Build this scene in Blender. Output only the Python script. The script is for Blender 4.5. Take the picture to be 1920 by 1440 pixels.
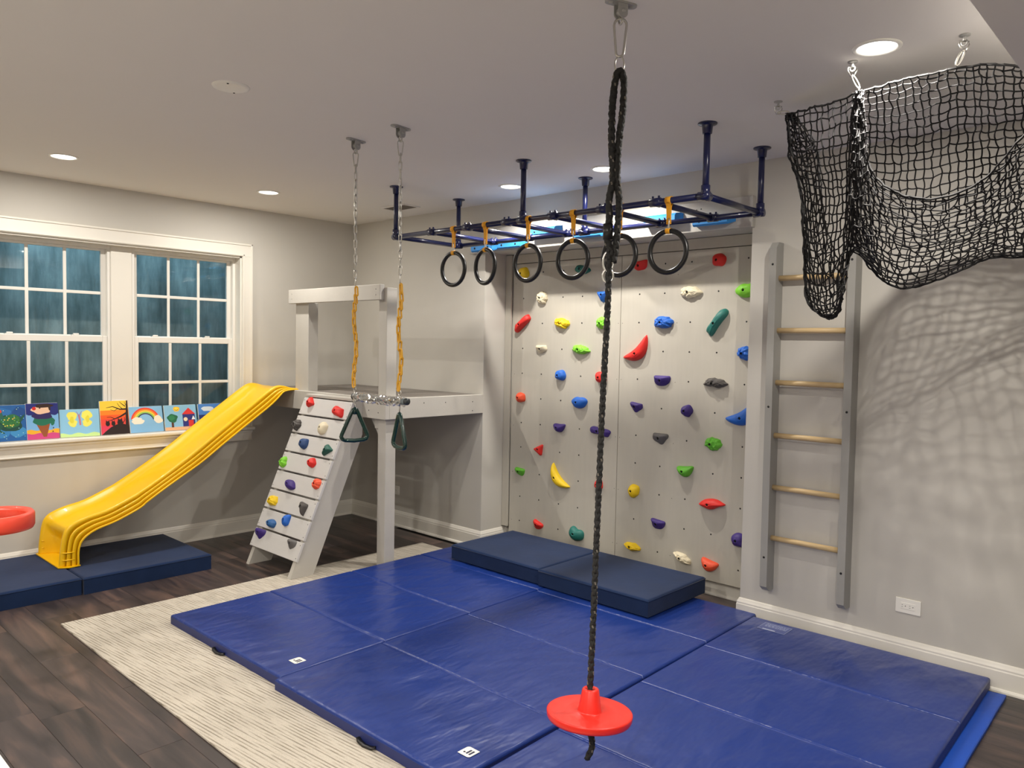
import bpy, bmesh, math, random
from mathutils import Vector, Matrix, noise
for o in list(bpy.data.objects): bpy.data.objects.remove(o, do_unlink=True)
S = bpy.context.scene
COL = S.collection
PI = math.pi

# ------------------------------------------------------------------ camera
cam_d = bpy.data.cameras.new('camera'); cam = bpy.data.objects.new('camera', cam_d); COL.objects.link(cam)
cr = Vector((0.6838, -0.7294, 0.0190)); cf = Vector((0.7291, 0.6826, -0.0490))
cf.normalize(); cr = (cr - cf * cr.dot(cf)).normalized(); cu = cr.cross(cf)
cam.matrix_world = Matrix(((cr.x, cu.x, -cf.x, -4.2478), (cr.y, cu.y, -cf.y, -6.0171), (cr.z, cu.z, -cf.z, 1.6034), (0, 0, 0, 1)))
cam_d.sensor_width = 36; cam_d.lens = 1442.55 / 1920 * 36; cam_d.clip_start = .05
S.camera = cam
# ------------------------------------------------------------------ world: dusk sky that lights the window well
W = bpy.data.worlds.new('dusk_sky'); S.world = W; W.use_nodes = True
bg = W.node_tree.nodes['Background']; bg.inputs['Color'].default_value = (.36, .62, .80, 1); bg.inputs['Strength'].default_value = 5.4
# ------------------------------------------------------------------ colour management
S.view_settings.view_transform = 'Standard'; S.view_settings.look = 'None'
S.view_settings.gamma = 1; S.view_settings.use_curve_mapping = False
S.view_settings.exposure = 0.08
S.cycles.max_bounces = 10; S.cycles.diffuse_bounces = 6; S.cycles.transparent_max_bounces = 12
S.cycles.sample_clamp_indirect = 8
H = 2.7
LAMP_W = 18.0
LAMP_FILL = 32.0
LAMP_COL = (1.0, .935, .845)
LAMPS = [(-2.676, -.789), (-1.317, -.785), (-.37, -2.339), (-.396, -3.148), (-1.311, -5.03),      # in view
         (-4.04, -.79), (-4.04, -2.9), (-4.04, -5.03), (-5.4, -2.9), (-5.4, -5.6), (-2.9, -7.0), (-5.0, -7.4)]  # unseen lamps, added to lift the ambient light on ceiling and walls

# ------------------------------------------------------------------ helpers
def lin(c):
    return tuple((v / 12.92 if v <= .04045 else ((v + .055) / 1.055) ** 2.4) for v in [x / 255 for x in c])
MATS = {}
def pm(name, rgb, rough=.5, metal=0, var=0., vs=6, bump=0., bs=60, stretch=(1, 1, 1), coat=0, sheen=0, spec=.5,
       emis=0, coord='Object', bd=.01, rnd=0., ramp2=None, lin_in=False, det=4):
    if name in MATS: return MATS[name]
    m = bpy.data.materials.new(name); m.use_nodes = True; nt = m.node_tree; N = nt.nodes; L = nt.links
    b = N['Principled BSDF']; col = rgb if lin_in else lin(rgb)
    b.inputs['Base Color'].default_value = (*col, 1); b.inputs['Roughness'].default_value = rough
    b.inputs['Metallic'].default_value = metal; b.inputs['Specular IOR Level'].default_value = spec
    b.inputs['Coat Weight'].default_value = coat; b.inputs['Sheen Weight'].default_value = sheen
    tc = N.new('ShaderNodeTexCoord'); mp = N.new('ShaderNodeMapping'); mp.inputs['Scale'].default_value = stretch
    L.new(tc.outputs[coord], mp.inputs['Vector'])
    if var or rnd:
        nz = N.new('ShaderNodeTexNoise'); nz.inputs['Scale'].default_value = vs; nz.inputs['Detail'].default_value = det
        L.new(mp.outputs[0], nz.inputs['Vector'])
        mx = N.new('ShaderNodeMix'); mx.data_type = 'RGBA'
        c2 = lin(ramp2) if ramp2 else None
        mx.inputs[6].default_value = (*[v * (1 - var) for v in col], 1)
        mx.inputs[7].default_value = (*(c2 if c2 else [min(1, v * (1 + var)) for v in col]), 1)
        L.new(nz.outputs['Fac'], mx.inputs[0]); out = mx.outputs[2]
        if rnd:
            oi = N.new('ShaderNodeObjectInfo'); mr = N.new('ShaderNodeMapRange')
            mr.inputs[3].default_value = 1 - rnd; mr.inputs[4].default_value = 1 + rnd
            L.new(oi.outputs['Random'], mr.inputs[0])
            hs = N.new('ShaderNodeHueSaturation'); L.new(mr.outputs[0], hs.inputs['Value']); L.new(out, hs.inputs['Color']); out = hs.outputs[0]
        L.new(out, b.inputs['Base Color'])
    if bump:
        n2 = N.new('ShaderNodeTexNoise'); n2.inputs['Scale'].default_value = bs; n2.inputs['Detail'].default_value = 3
        L.new(mp.outputs[0], n2.inputs['Vector']); bp = N.new('ShaderNodeBump'); bp.inputs['Strength'].default_value = bump
        bp.inputs['Distance'].default_value = bd
        L.new(n2.outputs['Fac'], bp.inputs['Height']); L.new(bp.outputs[0], b.inputs['Normal'])
    if emis:
        b.inputs['Emission Color'].default_value = (*col, 1); b.inputs['Emission Strength'].default_value = emis
    MATS[name] = m; return m

class MB:
    def __init__(s): s.v = []; s.f = []; s.mi = []; s.sm = []
    def add(s, v, f, mi=0, smooth=False):
        n = len(s.v); s.v += [tuple(p) for p in v]; s.f += [tuple(i + n for i in q) for q in f]
        s.mi += [mi] * len(f); s.sm += [smooth] * len(f); return s
    def box(s, x0, x1, y0, y1, z0, z1, mi=0, c=0.):
        x0, x1 = sorted((x0, x1)); y0, y1 = sorted((y0, y1)); z0, z1 = sorted((z0, z1))
        if c <= 0:
            v = [(x, y, z) for x in (x0, x1) for y in (y0, y1) for z in (z0, z1)]
            return s.add(v, [(0, 1, 3, 2), (4, 6, 7, 5), (0, 4, 5, 1), (2, 3, 7, 6), (0, 2, 6, 4), (1, 5, 7, 3)], mi)
        bm = bmesh.new(); bmesh.ops.create_cube(bm, size=1)
        for p in bm.verts: p.co = ((x0 + x1) / 2 + p.co.x * (x1 - x0), (y0 + y1) / 2 + p.co.y * (y1 - y0), (z0 + z1) / 2 + p.co.z * (z1 - z0))
        c = min(c, .45 * min(x1 - x0, y1 - y0, z1 - z0))
        bmesh.ops.bevel(bm, geom=list(bm.edges), offset=c, segments=2, affect='EDGES', profile=.5)
        bm.verts.index_update(); s.add([p.co[:] for p in bm.verts], [[q.index for q in f.verts] for f in bm.faces], mi); bm.free(); return s
    def xf(s, M):
        s.v = [tuple(M @ Vector(p)) for p in s.v]; return s
    def tube(s, pts, r, n=8, closed=False, mi=0, cap=True, smooth=True, rf=None, squash=1., up0=None):
        P = [Vector(p) for p in pts]; m = len(P)
        T = []
        for i in range(m):
            a = P[(i - 1) % m] if (closed or i > 0) else P[i]; b = P[(i + 1) % m] if (closed or i < m - 1) else P[i]
            T.append((b - a).normalized())
        up = Vector(up0) if up0 else Vector((0, 0, 1))
        if abs(up.dot(T[0])) > .9: up = Vector((1, 0, 0))
        u = (up - T[0] * up.dot(T[0])).normalized(); V = []
        for i in range(m):
            u = (u - T[i] * u.dot(T[i]))
            u = u.normalized() if u.length > 1e-6 else T[i].orthogonal().normalized()
            w = T[i].cross(u); rr = r * (rf[i] if rf else 1)
            for k in range(n):
                a = 2 * PI * k / n; V.append(P[i] + (u * math.cos(a) * squash + w * math.sin(a)) * rr)
        F = []
        for i in range(m if closed else m - 1):
            j = (i + 1) % m
            for k in range(n):
                l = (k + 1) % n; F.append((i * n + k, i * n + l, j * n + l, j * n + k))
        if not closed and cap: F += [tuple(range(n - 1, -1, -1)), tuple((m - 1) * n + k for k in range(n))]
        return s.add(V, F, mi, smooth)
    def lathe(s, prof, c=(0, 0, 0), n=32, mi=0, smooth=True, M=None):
        V = []
        for r, z in prof:
            for k in range(n):
                a = 2 * PI * k / n; p = Vector((max(r, 1e-5) * math.cos(a), max(r, 1e-5) * math.sin(a), z))
                V.append((M @ p if M else p) + Vector(c))
        F = []
        for i in range(len(prof) - 1):
            for k in range(n):
                l = (k + 1) % n; F.append((i * n + k, i * n + l, (i + 1) * n + l, (i + 1) * n + k))
        return s.add(V, F, mi, smooth)
    def prism(s, poly, z0, z1, mi=0, M=None, smooth=False):
        n = len(poly); V = [Vector((p[0], p[1], z0)) for p in poly] + [Vector((p[0], p[1], z1)) for p in poly]
        if M: V = [M @ p for p in V]
        F = [tuple(range(n - 1, -1, -1)), tuple(range(n, 2 * n))] + [(i, (i + 1) % n, n + (i + 1) % n, n + i) for i in range(n)]
        return s.add(V, F, mi, smooth)
    def grid(s, R, mi=0, smooth=True, flip=False):
        a = len(R); b = len(R[0]); V = [p for r in R for p in r]
        F = []
        for i in range(a - 1):
            for j in range(b - 1):
                q = (i * b + j, i * b + j + 1, (i + 1) * b + j + 1, (i + 1) * b + j); F.append(q[::-1] if flip else q)
        return s.add(V, F, mi, smooth)
    def mesh(s, name, mats, auto=False):
        me = bpy.data.meshes.new(name); me.from_pydata(s.v, [], s.f)
        for m in (mats if isinstance(mats, (list, tuple)) else [mats]): me.materials.append(m)
        me.polygons.foreach_set('material_index', s.mi); me.polygons.foreach_set('use_smooth', s.sm)
        me.update(); return me
    def build(s, name, mats, parent=None, loc=None, fixn=False):
        """vertices are in the parent's local frame unless loc is given (then relative to loc)"""
        me = s.mesh(name, mats)
        if fixn:
            bm = bmesh.new(); bm.from_mesh(me); bmesh.ops.recalc_face_normals(bm, faces=bm.faces); bm.to_mesh(me); bm.free()
        o = bpy.data.objects.new(name, me); COL.objects.link(o)
        if parent: o.parent = parent
        if loc is not None: o.location = loc
        return o
def sub(p, q): return (p[0] - q[0], p[1] - q[1], p[2] - q[2])
def wbuild(mb, name, mats, parent=None, fixn=False):
    """mesh given in world coordinates: origin moved to its bottom centre, parented keeping world place (parents are unrotated)"""
    xs = [p[0] for p in mb.v]; ys = [p[1] for p in mb.v]; zs = [p[2] for p in mb.v]
    c = ((min(xs) + max(xs)) / 2, (min(ys) + max(ys)) / 2, min(zs))
    mb.v = [sub(p, c) for p in mb.v]
    base = wloc(parent) if parent else (0, 0, 0)
    return mb.build(name, mats, parent, sub(c, base), fixn)
def wloc(o):
    l = Vector((0, 0, 0))
    while o: l += o.location; o = o.parent
    return tuple(l)
def tag(o, label=None, cat=None, group=None, kind=None):
    if label: o['label'] = label
    if cat: o['category'] = cat
    if group: o['group'] = group
    if kind: o['kind'] = kind
    return o
def empty(name, loc, label=None, cat=None, group=None, kind=None):
    o = bpy.data.objects.new(name, None); COL.objects.link(o); o.location = loc; o.empty_display_size = .1
    return tag(o, label, cat, group, kind)
def struct(mb, name, mats, parent=None, fixn=False):
    o = wbuild(mb, name, mats, parent, fixn)
    o['kind'] = 'structure'
    return o
def arc(cx, cy, r, a0, a1, n): return [(cx + r * math.cos(a0 + (a1 - a0) * i / n), cy + r * math.sin(a0 + (a1 - a0) * i / n)) for i in range(n + 1)]

# ------------------------------------------------------------------ materials
wallm = pm('wall_paint', (0, 0, 0), .75, var=.02, vs=2, bump=.05, bs=220, bd=.002, spec=.25)
wallm.node_tree.nodes['Mix'].inputs[6].default_value = (.555, .535, .49, 1); wallm.node_tree.nodes['Mix'].inputs[7].default_value = (.58, .56, .515, 1)
ceilm = pm('ceiling_paint', (.80, .775, .74), .9, var=.01, vs=3, bump=.03, bs=250, bd=.002, spec=.1, lin_in=True)
trimm = pm('white_trim', (.78, .755, .69), .35, var=.01, lin_in=True)
vinyl = pm('window_vinyl', (.80, .785, .74), .35, lin_in=True)
panelm = pm('climbing_panel_paint', (.49, .465, .405), .55, var=.05, vs=9, stretch=(1, 4, .5), bump=.08, bs=90, bd=.002, lin_in=True)
lumber = pm('grey_painted_lumber', (.50, .48, .44), .6, var=.07, vs=7, stretch=(1, 1, 1), bump=.15, bs=70, bd=.003, lin_in=True)
slatm = pm('pale_painted_slat', (.60, .59, .58), .5, var=.06, vs=8, stretch=(1, .5, 2), bump=.12, bs=60, bd=.003, lin_in=True)
ladm = pm('ladder_grey_paint', (.335, .33, .31), .5, var=.05, vs=9, bump=.08, bs=60, bd=.002, lin_in=True)
deckm = pm('weathered_deck', (120, 114, 108), .6, var=.3, vs=9, stretch=(12, 1, 1), bump=.4, bs=40, bd=.004, rnd=.1)
dowel = pm('birch_dowel', (205, 178, 132), .45, var=.1, vs=10, stretch=(6, 1, 6))
yell = pm('yellow_plastic', (243, 192, 6), .32, var=.02, vs=4, bump=.04, bs=160, bd=.002, coat=.2)
navy = pm('navy_suede', (21, 41, 76), .85, var=.35, vs=5, bump=.25, bs=25, bd=.004, sheen=.1, spec=.2)
matblue = pm('blue_vinyl', (24, 50, 122), .31, var=.05, vs=3, bump=.9, bs=3.2, stretch=(1, 2.6, 1), bd=.02, coat=.05)
matside = pm('blue_vinyl_side', (30, 42, 100), .5)
lowblue = pm('bright_blue_vinyl', (12, 74, 178), .45, var=.05, bump=.2, bs=8, bd=.01)
seamm = pm('seam_piping', (34, 58, 138), .4)
pipem = pm('navy_pipe', (15, 22, 66), .28, coat=.35, var=.03)
blackm = pm('black_ring_plastic', (22, 22, 23), .35, var=.05, vs=30)
strapm = pm('orange_webbing', (238, 168, 34), .7, var=.08, vs=60, bump=.3, bs=400, bd=.001)
steel = pm('zinc_steel', (200, 198, 192), .28, metal=1, var=.08, vs=30)
galv = pm('galvanised_bracket', (168, 168, 166), .45, metal=.25, var=.12, vs=50)
ychain = pm('yellow_chain_coat', (224, 168, 46), .45, var=.1, vs=30)
greenh = pm('dark_green_plastic', (6, 48, 42), .25, coat=.3)
ropem = pm('black_cord', (20, 19, 20), .7, var=.3, vs=300, bump=.5, bs=500, bd=.001)
ropem2 = pm('black_rope_grey_fleck', (34, 34, 34), .75, var=.3, vs=160, bump=.6, bs=300, bd=.002)
fleck = pm('rope_fleck', (118, 112, 104), .8)
redp = pm('red_plastic', (232, 44, 32), .35, coat=.15, var=.02)
hoopm = pm('red_orange_plastic', (232, 74, 52), .4, coat=.1)
blueblock = pm('sky_blue_block', (48, 140, 216), .5, var=.05, bump=.05)
darkm = pm('dark_hole', (18, 18, 18), .6)
whitem = pm('white_plastic', (240, 238, 230), .35)
lens = bpy.data.materials.new('lamp_lens'); lens.use_nodes = True
lb = lens.node_tree.nodes['Principled BSDF']; lb.inputs['Emission Color'].default_value = (1, .97, .9, 1); lb.inputs['Emission Strength'].default_value = 6; lb.inputs['Base Color'].default_value = (.9, .9, .9, 1)

def glassmat():
    m = bpy.data.materials.new('window_glass'); m.use_nodes = True; nt = m.node_tree; nt.nodes.clear()
    o = nt.nodes.new('ShaderNodeOutputMaterial'); mx = nt.nodes.new('ShaderNodeMixShader'); t = nt.nodes.new('ShaderNodeBsdfTransparent')
    g = nt.nodes.new('ShaderNodeBsdfGlossy'); f = nt.nodes.new('ShaderNodeFresnel'); f.inputs[0].default_value = 1.5
    t.inputs[0].default_value = (.86, .93, .93, 1); g.inputs['Roughness'].default_value = .01
    nt.links.new(f.outputs[0], mx.inputs[0]); nt.links.new(t.outputs[0], mx.inputs[1]); nt.links.new(g.outputs[0], mx.inputs[2]); nt.links.new(mx.outputs[0], o.inputs[0])
    return m
glass = glassmat()
def filmmat():
    m = bpy.data.materials.new('clear_film'); m.use_nodes = True; nt = m.node_tree; nt.nodes.clear()
    o = nt.nodes.new('ShaderNodeOutputMaterial'); mx = nt.nodes.new('ShaderNodeMixShader'); t = nt.nodes.new('ShaderNodeBsdfTransparent')
    g = nt.nodes.new('ShaderNodeBsdfGlossy'); g.inputs['Roughness'].default_value = .12; g.inputs[0].default_value = (.95, .95, .95, 1)
    mx.inputs[0].default_value = .55
    nt.links.new(t.outputs[0], mx.inputs[1]); nt.links.new(g.outputs[0], mx.inputs[2]); nt.links.new(mx.outputs[0], o.inputs[0])
    return m
film = filmmat()
def woodfloor():
    m = bpy.data.materials.new('dark_walnut_plank'); m.use_nodes = True; nt = m.node_tree; N = nt.nodes; L = nt.links; b = N['Principled BSDF']
    tc = N.new('ShaderNodeTexCoord'); oi = N.new('ShaderNodeObjectInfo'); mp = N.new('ShaderNodeMapping'); mp.inputs['Scale'].default_value = (7, .9, 1)
    ad = N.new('ShaderNodeVectorMath'); ad.operation = 'ADD'; mu = N.new('ShaderNodeVectorMath'); mu.operation = 'SCALE'; mu.inputs[3].default_value = 37
    cx = N.new('ShaderNodeCombineXYZ'); L.new(oi.outputs['Random'], cx.inputs[0]); L.new(oi.outputs['Random'], cx.inputs[1]); L.new(cx.outputs[0], mu.inputs[0])
    L.new(tc.outputs['Object'], mp.inputs[0]); L.new(mp.outputs[0], ad.inputs[0]); L.new(mu.outputs[0], ad.inputs[1])
    n1 = N.new('ShaderNodeTexNoise'); n1.inputs['Scale'].default_value = 1.6; n1.inputs['Detail'].default_value = 6; n1.inputs['Distortion'].default_value = .6
    L.new(ad.outputs[0], n1.inputs['Vector'])
    r = N.new('ShaderNodeValToRGB'); e = r.color_ramp.elements
    e[0].position = .28; e[0].color = (*lin((34, 29, 30)), 1); e[1].position = .72; e[1].color = (*lin((100, 80, 72)), 1)
    k = r.color_ramp.elements.new(.5); k.color = (*lin((62, 53, 52)), 1)
    L.new(n1.outputs['Fac'], r.inputs[0])
    mr = N.new('ShaderNodeMapRange'); mr.inputs[3].default_value = .78; mr.inputs[4].default_value = 1.25; L.new(oi.outputs['Random'], mr.inputs[0])
    hs = N.new('ShaderNodeHueSaturation'); L.new(mr.outputs[0], hs.inputs['Value']); L.new(r.outputs[0], hs.inputs['Color']); L.new(hs.outputs[0], b.inputs['Base Color'])
    n2 = N.new('ShaderNodeTexNoise'); n2.inputs['Scale'].default_value = 12; L.new(ad.outputs[0], n2.inputs['Vector'])
    bp = N.new('ShaderNodeBump'); bp.inputs['Strength'].default_value = .12; bp.inputs['Distance'].default_value = .002
    L.new(n2.outputs['Fac'], bp.inputs['Height']); L.new(bp.outputs[0], b.inputs['Normal']); b.inputs['Roughness'].default_value = .36
    return m
plankm = woodfloor()
def rugmat():
    m = bpy.data.materials.new('ribbed_cream_rug'); m.use_nodes = True; nt = m.node_tree; N = nt.nodes; L = nt.links; b = N['Principled BSDF']
    tc = N.new('ShaderNodeTexCoord'); mp = N.new('ShaderNodeMapping'); mp.inputs['Rotation'].default_value = (0, 0, -.10)
    L.new(tc.outputs['Object'], mp.inputs[0])
    wv = N.new('ShaderNodeTexWave'); wv.inputs['Scale'].default_value = 19; wv.inputs['Distortion'].default_value = 2.2; wv.inputs['Detail'].default_value = 2; wv.inputs['Detail Scale'].default_value = 1.6
    m2 = N.new('ShaderNodeMapping'); m2.inputs['Scale'].default_value = (1, .07, 1); L.new(mp.outputs[0], m2.inputs[0]); L.new(m2.outputs[0], wv.inputs['Vector'])
    m3 = N.new('ShaderNodeMapping'); m3.inputs['Scale'].default_value = (60, 5, 1); L.new(mp.outputs[0], m3.inputs[0])
    n1 = N.new('ShaderNodeTexNoise'); n1.inputs['Scale'].default_value = 1.2; n1.inputs['Detail'].default_value = 3; L.new(m3.outputs[0], n1.inputs['Vector'])
    n3 = N.new('ShaderNodeTexNoise'); n3.inputs['Scale'].default_value = 330; L.new(tc.outputs['Object'], n3.inputs['Vector'])
    r0 = N.new('ShaderNodeMapRange'); r0.inputs[1].default_value = .0; r0.inputs[2].default_value = .42; L.new(wv.outputs['Fac'], r0.inputs[0])
    r1 = N.new('ShaderNodeMapRange'); r1.inputs[1].default_value = .42; r1.inputs[2].default_value = .62; L.new(n1.outputs['Fac'], r1.inputs[0])
    mxx = N.new('ShaderNodeMath'); mxx.operation = 'MAXIMUM'; L.new(r0.outputs[0], mxx.inputs[0]); L.new(r1.outputs[0], mxx.inputs[1])
    r = N.new('ShaderNodeValToRGB'); e = r.color_ramp.elements
    e[0].position = .0; e[0].color = (.27, .235, .185, 1); e[1].position = .8; e[1].color = (.52, .475, .405, 1)
    L.new(mxx.outputs[0], r.inputs[0])
    mr = N.new('ShaderNodeMapRange'); mr.inputs[3].default_value = .72; mr.inputs[4].default_value = 1.28; L.new(n3.outputs['Fac'], mr.inputs[0])
    hs = N.new('ShaderNodeHueSaturation'); L.new(mr.outputs[0], hs.inputs['Value']); L.new(r.outputs[0], hs.inputs['Color']); L.new(hs.outputs[0], b.inputs['Base Color'])
    bp = N.new('ShaderNodeBump'); bp.inputs['Strength'].default_value = .7; bp.inputs['Distance'].default_value = .004
    L.new(mxx.outputs[0], bp.inputs['Height']); L.new(bp.outputs[0], b.inputs['Normal']); b.inputs['Roughness'].default_value = .95
    b.inputs['Specular IOR Level'].default_value = .1
    return m
rugm = rugmat()
def concretemat():
    m = bpy.data.materials.new('stained_concrete'); m.use_nodes = True; nt = m.node_tree; N = nt.nodes; L = nt.links; b = N['Principled BSDF']
    tc = N.new('ShaderNodeTexCoord'); mp = N.new('ShaderNodeMapping'); mp.inputs['Scale'].default_value = (3.2, 3.2, .5); L.new(tc.outputs['Object'], mp.inputs[0])
    n1 = N.new('ShaderNodeTexNoise'); n1.inputs['Scale'].default_value = 1.7; n1.inputs['Detail'].default_value = 9; n1.inputs['Roughness'].default_value = .68; L.new(mp.outputs[0], n1.inputs['Vector'])
    n2 = N.new('ShaderNodeTexNoise'); n2.inputs['Scale'].default_value = 2.2; n2.inputs['Detail'].default_value = 8; L.new(tc.outputs['Object'], n2.inputs['Vector'])
    r = N.new('ShaderNodeValToRGB'); e = r.color_ramp.elements
    e[0].position = .36; e[0].color = (.08, .10, .095, 1); e[1].position = .66; e[1].color = (.52, .54, .52, 1)
    k = e.new(.5); k.color = (.25, .28, .27, 1)
    mx = N.new('ShaderNodeMix'); mx.inputs[0].default_value = .35; L.new(n1.outputs['Fac'], mx.inputs[2]); L.new(n2.outputs['Fac'], mx.inputs[3])
    L.new(mx.outputs[0], r.inputs[0]); L.new(r.outputs[0], b.inputs['Base Color']); b.inputs['Roughness'].default_value = .85
    return m
concrete = concretemat()

# ================================================================== ROOM SHELL
XW, YW = -7.6, -9.2
AL0, AL1, AD, AH = -1.73, -3.936, .32, 2.33       # alcove y range, depth, head height
mb = MB()
mb.box(0, .5, AL0, .3, -.1, H); mb.box(0, .5, YW, AL1, -.1, H); mb.box(0, .5, AL1, AL0, AH, H); mb.box(AD, .5, AL1, AL0, -.1, AH)
struct(mb, 'wall_right', wallm)
WX0, WX1, WZ0, WZ1 = -2.948, -1.118, .86, 2.30    # window opening
mb = MB()
mb.box(WX1, 0, 0, .2, -.1, H); mb.box(XW, WX0, 0, .2, -.1, H); mb.box(WX0, WX1, 0, .2, WZ1, H); mb.box(WX0, WX1, 0, .2, -.1, WZ0)
struct(mb, 'wall_back', wallm)
struct(MB().box(XW - .1, XW, YW, .2, -.1, H), 'wall_left', wallm)
struct(MB().box(XW - .1, .5, YW - .1, YW, -.1, H), 'wall_front', wallm)
struct(MB().box(XW - .1, .5, YW - .1, .3, H, H + .1), 'ceiling', ceilm)
struct(MB().box(XW, 0, YW, -5.487, 2.5, H), 'ceiling_soffit', ceilm)
fl = struct(MB().box(XW, AD, YW, 0, -.1, -.012), 'floor', pm('floor_gap', (14, 11, 10), .8))
# planks, each its own part
rng = random.Random(5)
PW, PL = .178, 1.219
pmesh = MB().box(-PW / 2 + .0005, PW / 2 - .0005, -PL / 2 + .0005, PL / 2 - .0005, 0, .012, c=.0008).mesh('plank', plankm)
half = {}
k = 0
x = -4.35
while x < .32:
    off = rng.random() * PL; y = 0 + off - PL
    y = -off
    segs = [(0, -off)] if off > .05 else []
    y = -off if off > .05 else 0
    while y > -7.2: segs.append((y, y - PL)); y -= PL
    for a, b in segs:
        xa, xb = x, min(x + PW, AD)
        if xb > 0:   # only inside the alcove
            xa2 = xa
            a2, b2 = min(a, AL0), max(b, AL1)
            if a2 - b2 < .02: 
                if xa < -.002:
                    w = wbuild(MB().box(xa + .0012, -.001, a, b, -.012, 0), 'plank', plankm, fl)
                continue
            wbuild(MB().box(xa + .0012, xb - .0012, a2, b2, -.012, 0), 'plank', plankm, fl)
            continue
        if a - b < PL - .001:
            wbuild(MB().box(xa + .0005, xb - .0005, a - .0005, b + .0005, -.012, 0, c=.0008), 'plank', plankm, fl); continue
        o = bpy.data.objects.new('plank', pmesh); COL.objects.link(o); o.parent = fl
        bl = wloc(fl); o.location = ((xa + xb) / 2 - bl[0], (a + b) / 2 - bl[1], -.012 - bl[2])
    x += PW
# rest of the floor, out of the photograph's frame, one stretch of boarding
mb = MB(); mb.box(XW, -4.352, YW, 0, -.012, 0); mb.box(-4.35, 0, YW, -7.2 - PL, -.012, 0)
o = wbuild(mb, 'plank_boarding', plankm, fl); tag(o, kind='stuff')
o = wbuild(MB().box(-7.3, -4.75, -8.9, -.9, .0005, .012, c=.003), 'area_rug', pm('light_bounce_rug', (.82, .79, .72), .95, lin_in=True)); tag(o, 'plain cream rug added in the unseen part of the room to bounce light upward', 'rug')  # unseen pale surface added to bounce lamp light up to the ceiling

# baseboards: profile (depth, height)
def baseboard(name, a, b, n, hgt=.135, shoe=True, ext=(0, 0)):
    """a,b: floor points on the wall face; n: unit normal into room"""
    a = Vector((*a, 0)); b = Vector((*b, 0)); n = Vector((*n, 0)); d = (b - a).normalized()
    prof = [(0, 0), (.016, 0), (.016, .098), (.0135, .104), (.0135, .112), (.009, .122), (.006, .130), (.003, hgt), (0, hgt)]
    mbb = MB()
    def run(pr):
        V = []
        for e, p in ((0, a), (1, b)):
            for q in pr: V.append(p + n * q[0] + Vector((0, 0, q[1])) + d * (q[0] * ext[e]))
        m = len(pr); F = [(i, (i + 1) % m, m + (i + 1) % m, m + i) for i in range(m)] + [tuple(range(m - 1, -1, -1)), tuple(range(m, 2 * m))]
        mbb.add(V, F)
    run(prof)
    if shoe: run([(.016, 0), (.03, 0), (.029, .008), (.024, .015), (.016, .018)])
    return struct(mbb, name, trimm, fixn=True)
baseboard('baseboard_back', (-.0, 0), (XW, 0), (0, -1), ext=(-0, 0))
baseboard('baseboard_right', (0, 0), (0, AL0), (-1, 0), ext=(0, 1))
baseboard('baseboard_right', (0, AL1), (0, YW), (-1, 0), ext=(-1, 0))
baseboard('baseboard_alcove', (0, AL0), (AD, AL0), (0, -1), ext=(-1, 0))
baseboard('baseboard_alcove', (AD, AL0), (AD, AL1), (-1, 0), hgt=.13)

# ================================================================== WINDOW
# casing, jamb liner, mullion, stool, apron
mb = MB()
for x0, x1 in ((WX1, WX1 + .088), (WX0 - .088, WX0)):
    mb.box(x0, x1, -.018, 0, .89, WZ1 + .0, c=.002)
mb.box(WX0 - .088, WX1 + .088, -.018, 0, WZ1, WZ1 + .105, c=.002)
for (x0, x1, z0, z1) in ((WX1 + .004, WX1 + .016, .89, WZ1 + .016), (WX0 - .016, WX0 - .004, .89, WZ1 + .016), (WX0 - .016, WX1 + .016, WZ1 + .004, WZ1 + .016)):
    mb.box(x0, x1, -.024, -.017, z0, z1, c=.002)
for (x0, x1, z0, z1) in ((WX1 + .074, WX1 + .088, .89, WZ1 + .105), (WX0 - .088, WX0 - .074, .89, WZ1 + .105), (WX0 - .088, WX1 + .088, WZ1 + .091, WZ1 + .105)):
    mb.box(x0, x1, -.026, -.017, z0, z1, c=.003)
struct(mb, 'trim_1', trimm)
mb = MB()
mb.box(WX1 - .012, WX1, 0, .2, .89, WZ1); mb.box(WX0, WX0 + .012, 0, .2, .89, WZ1); mb.box(WX0, WX1, 0, .2, WZ1 - .012, WZ1)
struct(mb, 'trim_2', trimm)
struct(MB().box(-2.109 + .002, -1.957 - .002, .075, .2, .89, WZ1 - .012, c=.003), 'trim_3', trimm)
mb = MB(); mb.box(WX0, WX1, -.002, .2, WZ0, .89); mb.box(WX0 - .105, WX1 + .105, -.045, 0, WZ0 + .002, .89, c=.008)
struct(mb, 'trim_4', trimm)
mb = MB(); mb.box(WX0 - .088, WX1 + .088, -.018, 0, .775, WZ0, c=.002); mb.box(WX0 - .09, WX1 + .09, -.026, 0, WZ0 - .02, WZ0, c=.004); mb.box(WX0 - .088, WX1 + .088, -.024, 0, .775, .787, c=.004)
struct(mb, 'trim_5', trimm)
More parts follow.
